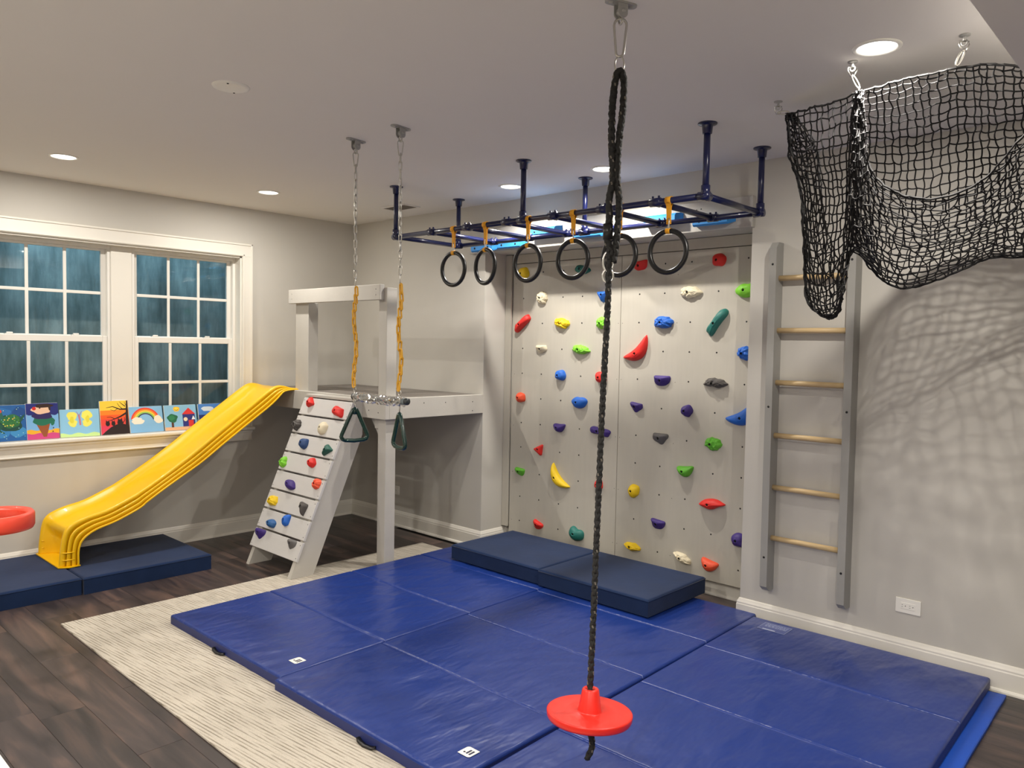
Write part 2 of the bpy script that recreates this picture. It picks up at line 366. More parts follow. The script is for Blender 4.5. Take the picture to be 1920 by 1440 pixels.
def sash(win, name, x0, x1, z0, z1, yf, yb, rail, cols, rows, sub_muntin=.022, stile=.035):
    mbs = MB()
    mbs.box(x0, x0 + stile, yf, yb, z0, z1, c=.003); mbs.box(x1 - stile, x1, yf, yb, z0, z1, c=.003)
    mbs.box(x0 + stile, x1 - stile, yf, yb, z1 - rail[1], z1, c=.003); mbs.box(x0 + stile, x1 - stile, yf, yb, z0, z0 + rail[0], c=.003)
    s = wbuild(mbs, name, vinyl, win)
    gx0, gx1, gz0, gz1 = x0 + stile, x1 - stile, z0 + rail[0], z1 - rail[1]; ym = (yf + yb) / 2
    for i in range(1, cols):
        xc = gx0 + (gx1 - gx0) * i / cols
        wbuild(MB().box(xc - sub_muntin / 2, xc + sub_muntin / 2, ym - .012, ym - .003, gz0, gz1, c=.003), 'muntin', vinyl, s)
    for j in range(1, rows):
        zc = gz0 + (gz1 - gz0) * j / rows
        wbuild(MB().box(gx0, gx1, ym - .011, ym - .003, zc - sub_muntin / 2, zc + sub_muntin / 2, c=.003), 'muntin', vinyl, s)
    for i in range(cols):
        for j in range(rows):
            a = gx0 + (gx1 - gx0) * i / cols; b = gx0 + (gx1 - gx0) * (i + 1) / cols
            c = gz0 + (gz1 - gz0) * j / rows; d = gz0 + (gz1 - gz0) * (j + 1) / rows
            wbuild(MB().add([(a, ym, c), (b, ym, c), (b, ym, d), (a, ym, d)], [(0, 1, 2, 3)]), 'pane', glass, s)
    return s
for n, (x0, x1) in ((1, (WX0 + .012, -2.107)), (2, (-1.959, WX1 - .012))):
    win = empty('window_%d' % n, ((x0 + x1) / 2, .12, .89), kind='structure')
    mb = MB(); f = .022
    mb.box(x0, x0 + f, .085, .17, .89, WZ1 - .012, c=.002); mb.box(x1 - f, x1, .085, .17, .89, WZ1 - .012, c=.002)
    mb.box(x0 + f, x1 - f, .085, .17, WZ1 - .012 - f, WZ1 - .012, c=.002); mb.box(x0 + f, x1 - f, .085, .17, .89, .89 + .018, c=.002)
    wbuild(mb, 'window_frame', vinyl, win)
    sash(win, 'upper_sash', x0 + f, x1 - f, 1.60, WZ1 - .034, .122, .150, (.028, .018), 3, 2, stile=.032)
    sash(win, 'lower_sash', x0 + f, x1 - f, .908, 1.622, .092, .12, (.05, .044), 3, 2, stile=.032)
    for t in (.22, .72):
        xc = x0 + (x1 - x0) * t
        mb = MB(); mb.box(xc - .03, xc + .03, .094, .118, 1.622, 1.628, c=.002); mb.box(xc - .018, xc + .02, .098, .112, 1.628, 1.638, c=.003)
        wbuild(mb, 'sash_lock', vinyl, win)
# window well outside
mb = MB(); mb.box(-3.6, -.55, 1.05, 1.2, .5, 3.6); mb.box(-.55, -.4, .2, 1.2, .5, 3.6); mb.box(-3.75, -3.6, .2, 1.2, .5, 3.6)
struct(mb, 'wall_outside', concrete)
struct(MB().box(-3.6, -.55, .2, 1.05, .45, .6), 'floor_window_well', concrete)

# ================================================================== CEILING LAMPS
LABL = ['round recessed ceiling light above the left window, nearest the left edge', 'round recessed ceiling light left of the trapeze chains near the window wall',
        'round recessed ceiling light behind the pipe frame, farther from the camera', 'round recessed ceiling light behind the black swing rope, above the climbing wall',
        'large bright recessed ceiling light above the black cargo net']
lmeshes = None
for i, (lx, ly) in enumerate(LAMPS):
    lab = LABL[i] if i < 5 else 'added fill light out of frame, position %s' % 'abcdefgh'[i - 5]
    if i >= 5: lab = 'unseen round ceiling light added to lift the ambient light'
    t = empty('recessed_light', (lx, ly, H), lab, 'ceiling light', 'recessed ceiling lights')
    if lmeshes is None:
        lmeshes = (MB().lathe([(.083, 0), (.083, -.003), (.078, -.006), (.070, -.006), (.066, -.002), (.066, 0)]).mesh('trim_ring', whitem),
                   MB().lathe([(.0, -.0015), (.067, -.0015)]).mesh('lens', lens))
    for nm, me in zip(('trim_ring', 'lens'), lmeshes):
        o = bpy.data.objects.new(nm, me); COL.objects.link(o); o.parent = t
    ld = bpy.data.lights.new('lamp', 'AREA'); ld.shape = 'DISK'; ld.spread = math.radians((180, 180, 142, 142, 180)[i] if i < 5 else 160)
    ld.size = .044 if i < 5 else .12; ld.energy = (LAMP_W * (1, 1, .92, .92, 1.8)[i]) if i < 5 else LAMP_FILL * (.3 if i == 5 else 1)
    ld.color = LAMP_COL
    lo = bpy.data.objects.new('lamp', ld); COL.objects.link(lo); lo.location = (lx, ly, H - (.008 if not (ly < -5.487) else .204))
    if ly < -5.487: t.location.z = 2.5
# blank cover plate on the ceiling, ceiling vent
t = empty('ceiling_cover_plate', (-2.627, -2.805, H), 'plain round white cover plate on the ceiling, unlit', 'cover plate')
MB().lathe([(0, -.008), (.06, -.008), (.076, -.005), (.079, 0)]).build('plate', whitem, t)
for a in (.9, .9 + PI):
    MB().lathe([(0, -.0095), (.004, -.0095), (.005, -.007)], (.062 * math.cos(a), .062 * math.sin(a), 0), n=10).build('screw', darkm, t)
t = empty('ceiling_vent', (-.33, -1.085, H), 'white slotted air vent in the ceiling near the corner', 'vent')
mb = MB(); mb.box(-.085, .085, -.15, -.135, -.008, 0); mb.box(-.085, .085, .135, .15, -.008, 0); mb.box(-.085, -.07, -.135, .135, -.008, 0); mb.box(.07, .085, -.135, .135, -.008, 0)
mb.build('frame', ceilm, t); MB().box(-.07, .07, -.135, .135, -.001, -.0003).build('opening', pm('vent_dark', (70, 64, 60), .8), t)
for k in range(8):
    MB().box(-.063 + k * .018 - .005, -.063 + k * .018 + .004, -.135, .135, -.006, -.002).build('louvre', pm('vent_louvre', (120, 112, 104), .6), t)

# ================================================================== OUTLETS
def outlet(y, z, lab):
    t = empty('wall_outlet', (0, y, z), lab, 'outlet')
    MB().box(-.006, 0, -.06, .06, -.038, .038, c=.002).build('cover_plate', whitem, t)
    MB().box(-.0075, -.005, -.034, .034, -.0165, .0165, c=.001).build('socket_face', whitem, t)
    for s in (-.018, .018):
        mb = MB(); mb.box(-.0082, -.007, s + .006, s + .0075 + .004, .004, .0055); mb.box(-.0082, -.007, s + .006, s + .0115, -.0065, -.005)
        mb.box(-.0082, -.007, s - .008, s - .004, -.002, .002); mb.build('slot', darkm, t)
outlet(-4.858, .308, 'white double wall outlet mounted sideways below the cargo net, right of the ladder')
outlet(-.645, .312, 'white wall outlet low in the shadow under the platform')

# ================================================================== RUG
mb = MB()
RX0, RX1, RY0, RY1 = -2.872, -.25, -4.97, -1.315
mb.box(RX0, RX1, RY0, RY1, 0, .011, c=.003)
rug = wbuild(mb, 'area_rug', rugm); tag(rug, 'cream ribbed area rug lying under the blue gym mats', 'rug')

# ================================================================== GYM MATS
def pad(mbp, x0, x1, y0, y1, z0, t, r, nx, ny, f=None, mi=0, corner=0):
    def coords(a, b, n):
        e = [0, .12 * r, .35 * r, .7 * r, r]
        return [a + q for q in e] + [a + r + (b - a - 2 * r) * i / n for i in range(1, n)] + [b - q for q in e[::-1]]
    X = coords(x0, x1, nx); Y = coords(y0, y1, ny); R = []
    for yy in Y:
        row = []
        for xx in X:
            d = min(xx - x0, x1 - xx, yy - y0, y1 - yy); dz = 0
            if d < r: dz = r - math.sqrt(max(0, r * r - (r - d) ** 2))
            row.append((xx, yy, z0 + t - dz + (f(xx, yy) * min(1, d / .06) if f else 0)))
        R.append(row)
    mbp.grid(R, mi)
    ring = R[0] + [r_[-1] for r_ in R[1:]] + R[-1][::-1][1:] + [r_[0] for r_ in R[::-1][1:-1]]
    n = len(ring); V = list(ring) + [(p[0], p[1], z0) for p in ring]
    mbp.add(V, [(i, n + i, n + (i + 1) % n, (i + 1) % n) for i in range(n)], mi + 1 if mi >= 0 and mi == 0 and getattr(mbp, 'side', 0) else mi, False)
    mbp.add([(x0, y0, z0), (x1, y0, z0), (x1, y1, z0), (x0, y1, z0)], [(3, 2, 1, 0)], mi)
def wrinkle(seed, amp):
    rg = random.Random(seed); W_ = []
    for k in range(9):
        W_.append((rg.uniform(-.1, .7), rg.uniform(-.1, 1.3), rg.uniform(-.9, .5), rg.uniform(.2, .6), rg.uniform(.012, .035), rg.uniform(.4, 1) * rg.choice((-1, 1))))
    def f(x, y, ox=0, oy=0):
        s = 0
        for cx, cy, a, L_, w, h in W_:
            dx, dy = x - ox - cx, y - oy - cy; u = dx * math.cos(a) + dy * math.sin(a); v = -dx * math.sin(a) + dy * math.cos(a) + .25 * u * u
            s += h * math.exp(-(u / L_) ** 2) * math.exp(-(v / w) ** 2)
        return amp * s + amp * .9 * noise.noise(Vector((x * 3, y * 3, seed)))
    return f
MT = .052
def gym_mat(cx, cy, rot, L, Wd, label, seed, handles=True, logo=None, patch=None):
    """L along x (4 folding panels), Wd along y"""
    t = empty('folding_gym_mat', (cx, cy, .0125), label, 'gym mat', 'blue folding gym mats')
    t.rotation_euler[2] = rot; pw = L / 4
    for i in range(4):
        mbp = MB(); mbp.side = 1; x0 = -L / 2 + i * pw
        fw = wrinkle(seed * 7 + i, .0042)
        pad(mbp, x0 + .0015, x0 + pw - .0015, -Wd / 2, Wd / 2, 0, MT, .012, 34, 60, lambda x, y, fw=fw, x0=x0: fw(x, y, x0, -Wd / 2))
        mbp.build('mat_panel', [matblue, matside], t)
    for i in range(1, 4):
        MB().tube([(-L / 2 + i * pw, -Wd / 2 + .01, MT - .006), (-L / 2 + i * pw, Wd / 2 - .01, MT - .005)], .0030, 6).build('seam_piping', seamm, t)
    if logo:
        lx, ly = logo
        o = MB(); pts = arc(.03 - .012, .03 - .012, .012, 0, PI / 2, 5) + [(-.03, .03)] + arc(-.03 + .012, -.03 + .012, .012, PI, 1.5 * PI, 5) + [(.03, -.03)]
        o.prism([(p[0] * 1.0, p[1] * 1.0) for p in pts], 0, .0012)
        lo = o.build('logo_patch', whitem, t, (lx, ly, MT + .0008))
        g = MB(); ink = pm('logo_ink', (36, 40, 70), .5)
        g.box(-.015, .015, -.020, -.0115, .0012, .0020); g.box(-.015, .015, -.0055, .003, .0012, .0020)
        g.lathe([(0, .002), (.0046, .002), (.0046, .001)], (-.0105, .0125, 0), n=14)
        g.build('logo_mark', ink, lo)
    if patch:
        lx, ly = patch
        p = MB().box(-.058, .058, -.077, .077, 0, .0008).build('care_label', pm('care_label_blue', (62, 78, 140), .3), t, (lx, ly, MT + .0006))
        e = MB(); lw = .0016
        e.box(-.058, .058, .077 - lw, .077, .0008, .0014); e.box(-.058, .058, -.077, -.077 + lw, .0008, .0014); e.box(-.058, -.058 + lw, -.077, .077, .0008, .0014); e.box(.058 - lw, .058, -.077, .077, .0008, .0014)
        rg = random.Random(3)
        for k in range(5):
            yy = .0
            xx = .045 - k * .011; y_ = -.062
            while y_ < .055:
                w_ = rg.uniform(.006, .02); e.box(xx - .0018, xx + .0018, y_, min(y_ + w_, .06), .0008, .0012); y_ += w_ + .005
        e.box(-.052, -.040, -.02, .05, .0008, .0018)
        e.build('label_print', pm('label_print', (170, 178, 205), .5), p)
    if handles:
        for yy in handles:
            mbh = MB(); mbh.tube([(-L / 2 - .002, yy - .055, .012), (-L / 2 - .010, yy - .04, .006), (-L / 2 - .016, yy, .004), (-L / 2 - .010, yy + .04, .006), (-L / 2 - .002, yy + .055, .012)], .012, 6, squash=.3)
            mbh.build('handle', blackm, t)
    return t
gym_mat(-1.215, -2.295, .012, 2.44, 1.145, 'blue folding gym mat farthest from the camera, beside the platform post', 1, handles=(.0,), logo=(-1.065, -.475))
gym_mat(-1.228, -3.467, .012, 2.44, 1.19, 'blue folding gym mat in the middle of the three', 2, handles=(-.1,), logo=(-1.045, -.495))
gym_mat(-1.262, -4.672, .022, 2.44, 1.19, 'blue folding gym mat nearest the camera, under the ladder and cargo net', 3, handles=(), patch=(1.108, .42))
t = empty('thin_floor_mat', (-1.3, -4.9, 0.0006), 'bright blue thin mat sticking out from under the nearest gym mat', 'floor mat')
mbp = MB()
f_ = lambda x, y: .003 * noise.noise(Vector((x * 5, y * 5, 2)))
# lies under, strip showing along the near edge of the third mat
R = []
for i in range(41):
    xx = -1.2 + 2.43 * i / 40; wob = .012 * noise.noise(Vector((xx * 3, 7, 0)))
    R.append([(xx, y + .022 * (xx + 0), max(0, z + .003 * noise.noise(Vector((xx * 4, y * 9, 1))))) for y, z in ((-.44 + wob, 0), (-.44 + wob, .013), (-.436 + wob, .016), (-.408, .014), (-.36, .0115))])
mbp.grid(R, flip=True, smooth=False)
mbp.build('mat_cover', lowblue, t)

# ================================================================== NAVY FOAM BLOCKS
def foam(cx, cy, z0, sx, sy, t, label, seed, group=None, tilt=0, name='foam_crash_pad'):
    mbp = MB(); fw = lambda x, y: .006 * noise.noise(Vector((x * 3 + seed, y * 3, seed))) - .004
    pad(mbp, -sx / 2, sx / 2, -sy / 2, sy / 2, 0, t, .014, 16, 20, fw)
    o = mbp.build(name, navy); o.location = (cx, cy, z0); o.rotation_euler = (0, tilt, 0)
    mp_ = MB(); 
    z = t - .012
    mp_.tube([(-sx / 2 - .001, -sy / 2 - .001, z), (sx / 2 + .001, -sy / 2 - .001, z), (sx / 2 + .001, sy / 2 + .001, z), (-sx / 2 - .001, sy / 2 + .001, z)], .003, 5, closed=True)
    mp_.build('seam', navy, o)
    tag(o, label, 'foam pad', group); return o
foam(-2.19, -.445, 0, .82, .80, .108, 'navy suede foam pad right of the slide foot, on the wood floor', 1, 'navy foam pads')
foam(-3.02, -.432, 0, .82, .80, .108, 'navy suede foam pad at the left edge under the slide foot', 2, 'navy foam pads')
foam(-.217, -2.395, .0715, .64, .83, .103, 'navy suede foam pad in the alcove opening, farther of the two by the climbing wall', 3, 'navy foam pads')
foam(-.225, -3.235, .0715, .65, .83, .103, 'navy suede foam pad nearer the camera by the climbing wall foot', 4, 'navy foam pads')

# ================================================================== PLATFORM
PT = 1.222
plat = empty('play_platform', (-.48, -.87, 0), 'pale grey painted wooden corner platform with deck and guard rail', 'platform')
def pbox(name, x0, x1, y0, y1, z0, z1, m=lumber, c=.003, par=plat): return wbuild(MB().box(x0, x1, y0, y1, z0, z1, c=c), name, m, par)
pbox('corner_post', -.925, -.836, -1.700, -1.611, .0115, PT + .775)
pbox('guard_post', -.922, -.834, -.700, -.515, PT - .14, 1.915)
pbox('side_board', -.960, -.922, -1.738, -.035, PT - .147, PT)
pbox('front_board', -.922, -.002, -1.738, -1.700, PT - .147, PT)
pbox('back_board', -.92, -.02, -.045, -.01, PT - .147, PT - .02)
pbox('wall_board', -.04, -.002, -1.69, -.05, PT - .147, PT - .02)
for k in range(3): pbox('joist', -.915, -.045, -.42 - k * .4, -.38 - k * .4, PT - .15, PT - .024)
nb = 6
for k in range(nb):
    w = (.92 - .004) / nb
    pbox('deck_board', -.920 + k * w + .002, -.920 + (k + 1) * w - .002, -1.699, -.012, PT - .024, PT - .002, deckm)
    if k < 1: pass
pbox('guard_rail', -.962, -.924, -1.668, -.47, 1.91, 2.018)
pbox('cleat', -.915, -.88, -1.61, -1.56, 1.0, PT - .15)
mb = MB(); mb.prism([(0, 0), (.12, 0), (0, -.16)], -.018, .018, M=Matrix.Translation((-.88, -1.612, PT - .15)) @ Matrix(((0, 0, 1, 0), (1, 0, 0, 0), (0, 1, 0, 0), (0, 0, 0, 1))))
wbuild(mb, 'corner_brace', lumber, plat, fixn=True)
mb = MB()
for (x, y, z, ax) in [(-.961, -1.62, 1.985, 0), (-.961, -1.62, 1.945, 0), (-.961, -.52, 1.985, 0), (-.961, -.52, 1.945, 0), (-.961, -1.66, 1.12, 0), (-.961, -1.55, 1.13, 0), (-.61, -1.7385, 1.18, 1), (-.4, -1.7385, 1.175, 1), (-.12, -1.7385, 1.17, 1), (-.12, -1.7385, 1.10, 1)]:
    M = Matrix.Translation((x, y, z)) @ (Matrix.Rotation(-PI / 2, 4, 'Y') if ax == 0 else Matrix.Rotation(PI / 2, 4, 'X'))
    mb.lathe([(0, .001), (.004, .001), (.004, 0)], n=8, M=M)
o = wbuild(mb, 'screw', darkm, plat); o['kind'] = 'stuff'

# ================================================================== RAMP
TH = math.atan2(1, .4235)                         # slope of the slat plane
def rp(z): return -1.557 + .4235 * z              # x of slat face at height z
ramp = empty('climbing_ramp', (-1.25, -1.18, 0), 'grey wooden climbing ramp of eight slats with coloured holds, leaning on the platform', 'climbing ramp')
up = Vector((.39, 0, .921)).normalized(); nn = Vector((-up.z, 0, up.x))
for yb0, yb1 in ((-1.476, -1.438), (-.918, -.880)):
    V = [(rp(0) + .021, 0), (rp(0) + .021 + .178, 0), (-.961, (-.961 + 1.557 - .021 - .178) / .4235), (-.961, 1.19), (rp(1.19) + .021, 1.19)]
    M = Matrix(((1, 0, 0, 0), (0, 0, 1, 0), (0, 1, 0, 0), (0, 0, 0, 1)))
    mb = MB().prism([(a, b) for a, b in V], yb0, yb1, M=M)
    z0 = .0115 if yb0 < -1.3 else 0
    o = wbuild(mb, 'side_board', lumber, ramp, fixn=True)
    if z0: o.location.z += z0
for i in range(8):
    zt = 1.19 - i * .1337
    c = Vector((rp(zt), -1.1775, zt)) - up * .0705 - nn * .0095
    mb = MB().box(-.0662, .0662, -.3125, .3125, -.0095, .0095, c=.003)
    M = Matrix(((up.x, 0, nn.x, c.x), (0, 1, 0, c.y), (up.z, 0, nn.z, c.z), (0, 0, 0, 1)))
    mb.xf(M); wbuild(mb, 'slat', slatm, ramp)
    ms = MB()
    for yy in (-1.475, -.880):
        for s in (-.045, .045):
            p = c + up * s + nn * .0102 + Vector((0, yy + 1.1775, 0))
            Mr = Matrix(((up.x, 0, nn.x, 0), (0, 1, 0, 0), (up.z, 0, nn.z, 0), (0, 0, 0, 1)))
            ms.lathe([(0, 0), (.0032, 0), (.0032, -.001)], tuple(p), n=7, M=Mr)
    wbuild(ms, 'slat_screws', darkm, ramp)['kind'] = 'stuff'
wbuild(MB().box(-1.055, -.962, -1.476, -.88, 1.192, 1.212, c=.003), 'top_cap', lumber, ramp)

# ================================================================== SLIDE
RID = [(-2.640, .115), (-2.636, .18), (-2.628, .25), (-2.618, .31), (-2.602, .352), (-2.565, .386), (-2.48, .418), (-2.35, .449), (-2.2, .513), (-2.13, .548), (-1.95, .657), (-1.76, .785), (-1.60, .903), (-1.45, 1.013), (-1.31, 1.112), (-1.20, 1.192), (-1.13, 1.238), (-1.08, 1.254), (-1.03, 1.250), (-.985, 1.238), (-.95, 1.231), (-.92, 1.229)]
LOW = [(-2.540, .115), (-2.540, .15), (-2.540, .195), (-2.534, .235), (-2.520, .270), (-2.485, .305), (-2.42, .339), (-2.30, .374), (-2.15, .440), (-2.09, .484), (-1.915, .595), (-1.72, .712), (-1.565, .825), (-1.415, .932), (-1.275, 1.030), (-1.175, 1.100), (-1.11, 1.155), (-1.08, 1.185), (-1.045, 1.214), (-.985, 1.2235), (-.95, 1.2235), (-.92, 1.2235)]
def cr1(P, t):
    i = min(int(t), len(P) - 2); u = t - i
    p0 = P[max(i - 1, 0)]; p1 = P[i]; p2 = P[i + 1]; p3 = P[min(i + 2, len(P) - 1)]
    return tuple(.5 * ((2 * b) + (-a + c) * u + (2 * a - 5 * b + 4 * c - d) * u * u + (-a + 3 * b - 3 * c + d) * u ** 3) for a, b, c, d in zip(p0, p1, p2, p3))
SEC = [(.258, 1.0), (.258, .968), (.2475, .955), (.2465, .94), (.246, .70), (.2455, .675), (.2385, .662), (.2375, .648), (.237, .40), (.2365, .372), (.2295, .360), (.2285, .345), (.228, .09), (.2265, .035), (.222, .004), (.214, .0), (.208, .02), (.200, .10), (.188, .24), (.170, .42), (.145, .58), (.11, .72), (.06, .81), (0, .84)]
SEC = SEC + [(-a, b) for a, b in SEC[::-1][1:]]
SYC = -.300
slide = empty('toy_slide', (-1.8, SYC, .108), 'long yellow plastic slide from the platform down to the navy foam pads', 'slide')
NS = 100; R = []; R2 = []
for i in range(NS + 1):
    t = i / NS * (len(RID) - 1); a = cr1(RID, t); b = cr1(LOW, t); row = []
    # fade the ribs at the top end
    for y, q in SEC:
        if abs(y) < .205 and t < 6.0: q = q * (1 + .8 * min(1, max(0, 3.7 - t) / .9) - .25 * math.exp(-((t - 4.4) / .7) ** 2))
        row.append((a[0] + (b[0] - a[0]) * q, SYC + y, a[1] + (b[1] - a[1]) * q))
    R.append(row)
mb = MB().grid(R)
o = wbuild(mb, 'chute', yell, slide)
md = o.modifiers.new('thickness', 'SOLIDIFY'); md.thickness = .005; md.offset = 1
mb = MB()
for s in (1, -1):
    pts = [(R[i][0 if s > 0 else -1][0], R[i][0 if s > 0 else -1][1], R[i][0 if s > 0 else -1][2]) for i in range(0, NS + 1, 2)]
    mb.tube(pts, .0055, 8)
wbuild(mb, 'rolled_edge', yell, slide)
mb = MB(); mb.prism([(-2.655, SYC - .235), (-2.60, SYC - .27), (-2.53, SYC - .262), (-2.53, SYC + .262), (-2.60, SYC + .27), (-2.655, SYC + .235)], .1105, .117)
mb.box(-2.634, -2.628, SYC - .23, SYC - .20, .15, .156); 
wbuild(mb, 'foot_flange', yell, slide)
for zz in (.158, .205):
    for s in (-1, 1):
        mb = MB(); mb.tube([(-2.615, SYC + s * .19, zz), (-2.632, SYC + s * .208, zz), (-2.634, SYC + s * .225, zz), (-2.61, SYC + s * .247, zz), (-2.56, SYC + s * .25, zz)], .004, 6)
        wbuild(mb, 'foot_rib', yell, slide)
wbuild(MB().box(-.97, -.86, SYC - .235, SYC + .225, 1.2228, 1.2275, c=.002), 'mounting_lip', yell, slide)

# ================================================================== CLIMBING WALL
cw = empty('climbing_wall', (.28, -2.83, .1), 'pale grey plywood climbing wall set in the alcove, with rows of bolt holes', 'climbing wall')
PX = .25
wbuild(MB().box(PX, PX + .02, -1.80, -2.843, .105, 2.252, c=.0015), 'panel', panelm, cw)
wbuild(MB().box(PX, PX + .02, -2.847, -3.93, .105, 2.252, c=.0015), 'panel', panelm, cw)
wbuild(MB().box(PX, PX + .02, -1.80, -3.93, 2.257, 2.327, c=.0015), 'top_strip', panelm, cw)
wbuild(MB().box(PX - .018, PX + .0, -1.733, -1.795, .15, 2.325, c=.0015), 'side_strip', panelm, cw)
for yy in (-1.765, -2.845, -3.88): wbuild(MB().box(PX + .02, AD, yy - .02, yy + .02, .16, 2.3), 'batten', lumber, cw)
YG = [-1.915, -2.115, -2.315, -2.50, -2.695, -3.0, -3.2, -3.4, -3.598, -3.795]; ZG = [.215, .41, .61, .805, 1.0, 1.20, 1.392, 1.588, 1.784, 1.98, 2.178]
Mx = Matrix.Rotation(-PI / 2, 4, 'Y')
HOLDS = '''1 -1.915 2.178 .095 .088 .04 blob yellow 0
2 -2.50 2.178 .125 .062 .04 heart teal -10
3 -2.115 1.98 .088 .088 .04 rock cream 0
4 -2.695 1.98 .095 .080 .05 tri blue 180
5 -1.915 1.784 .175 .065 .05 pill red 38
6 -2.315 1.784 .128 .068 .04 rock yellow -5
7 -2.695 1.784 .100 .080 .04 rock lime 10
8 -2.115 1.588 .095 .064 .045 wedge cream 0
9 -2.50 1.588 .150 .062 .04 pinchr lime -4
10 -2.315 1.392 .090 .070 .045 blob blue 0
11 -2.695 1.392 .085 .080 .045 blob red 0
12 -1.915 1.200 .075 .070 .05 blob orange 0
13 -2.50 1.200 .128 .080 .045 heart blue 0
14 -2.315 1.000 .100 .050 .045 crescent purple 0
15 -2.695 1.000 .165 .060 .04 pill purple -8
16 -2.115 .805 .088 .076 .04 tri red 205
17 -1.915 .610 .090 .062 .045 wedge green -5
18 -2.315 .610 .215 .060 .045 crescent yellow -45
19 -2.695 .610 .065 .062 .035 blob red 0
20 -2.115 .215 .090 .066 .045 wedge red -20
21 -2.50 .215 .128 .092 .045 heart teal -18
22 -3.0 1.200 .092 .062 .045 wedge purple -8
23 -3.4 1.200 .072 .072 .045 blob purple 0
24 -3.795 1.200 .215 .070 .045 crescent blue 32
25 -3.2 1.000 .110 .072 .045 wedge grey 0
26 -3.598 1.000 .100 .076 .045 rock green -8
27 -3.4 .805 .112 .056 .045 crescent green 6
28 -3.0 .610 .080 .082 .045 blob yellow -20
29 -3.598 .610 .162 .062 .05 pinch red 6
30 -3.2 .410 .100 .068 .045 wedge purple -6
31 -3.0 .215 .128 .050 .04 pinchr yellow -6
32 -3.4 .215 .128 .054 .04 pinchr cream -20
33 -3.598 .215 .112 .060 .045 crescent orange -12
34 -3.795 .410 .085 .082 .045 blob purple 0
35 -3.0 2.178 .110 .070 .04 wedge red 8
36 -3.598 2.178 .085 .076 .04 blob red 0
37 -3.4 1.980 .132 .072 .04 rock cream -4
38 -3.795 1.980 .135 .088 .045 heart lime 0
39 -3.2 1.784 .132 .074 .045 rock blue -4
40 -3.598 1.784 .195 .062 .05 pill teal 52
41 -3.0 1.588 .225 .066 .045 crescent red 40
42 -3.795 1.588 .090 .076 .045 rock blue 0
43 -3.2 1.392 .120 .072 .045 wedge purple 0
44 -3.598 1.392 .125 .066 .045 bird charcoal 0'''
HL = {}
occ = set()
for l in HOLDS.splitlines():
    a = l.split(); occ.add((float(a[1]), float(a[2])))
mb = MB()
for y in YG:
    for z in ZG:
        if any(abs(y - a) < .02 and abs(z - b) < .02 for a, b in occ): continue
        mb.lathe([(0, .0008), (.0055, .0008), (.0055, 0)], (PX, y, z), n=10, M=Mx)
for z in (.21, .6, .972, 1.383, 1.78, 2.1):
    for y in (-2.826, -2.862, -1.83, -3.3): mb.lathe([(0, .0006), (.0025, .0006), (.0025, 0)], (PX, y, z), n=6, M=Mx)
wbuild(mb, 'bolt_holes', darkm, cw)['kind'] = 'stuff'

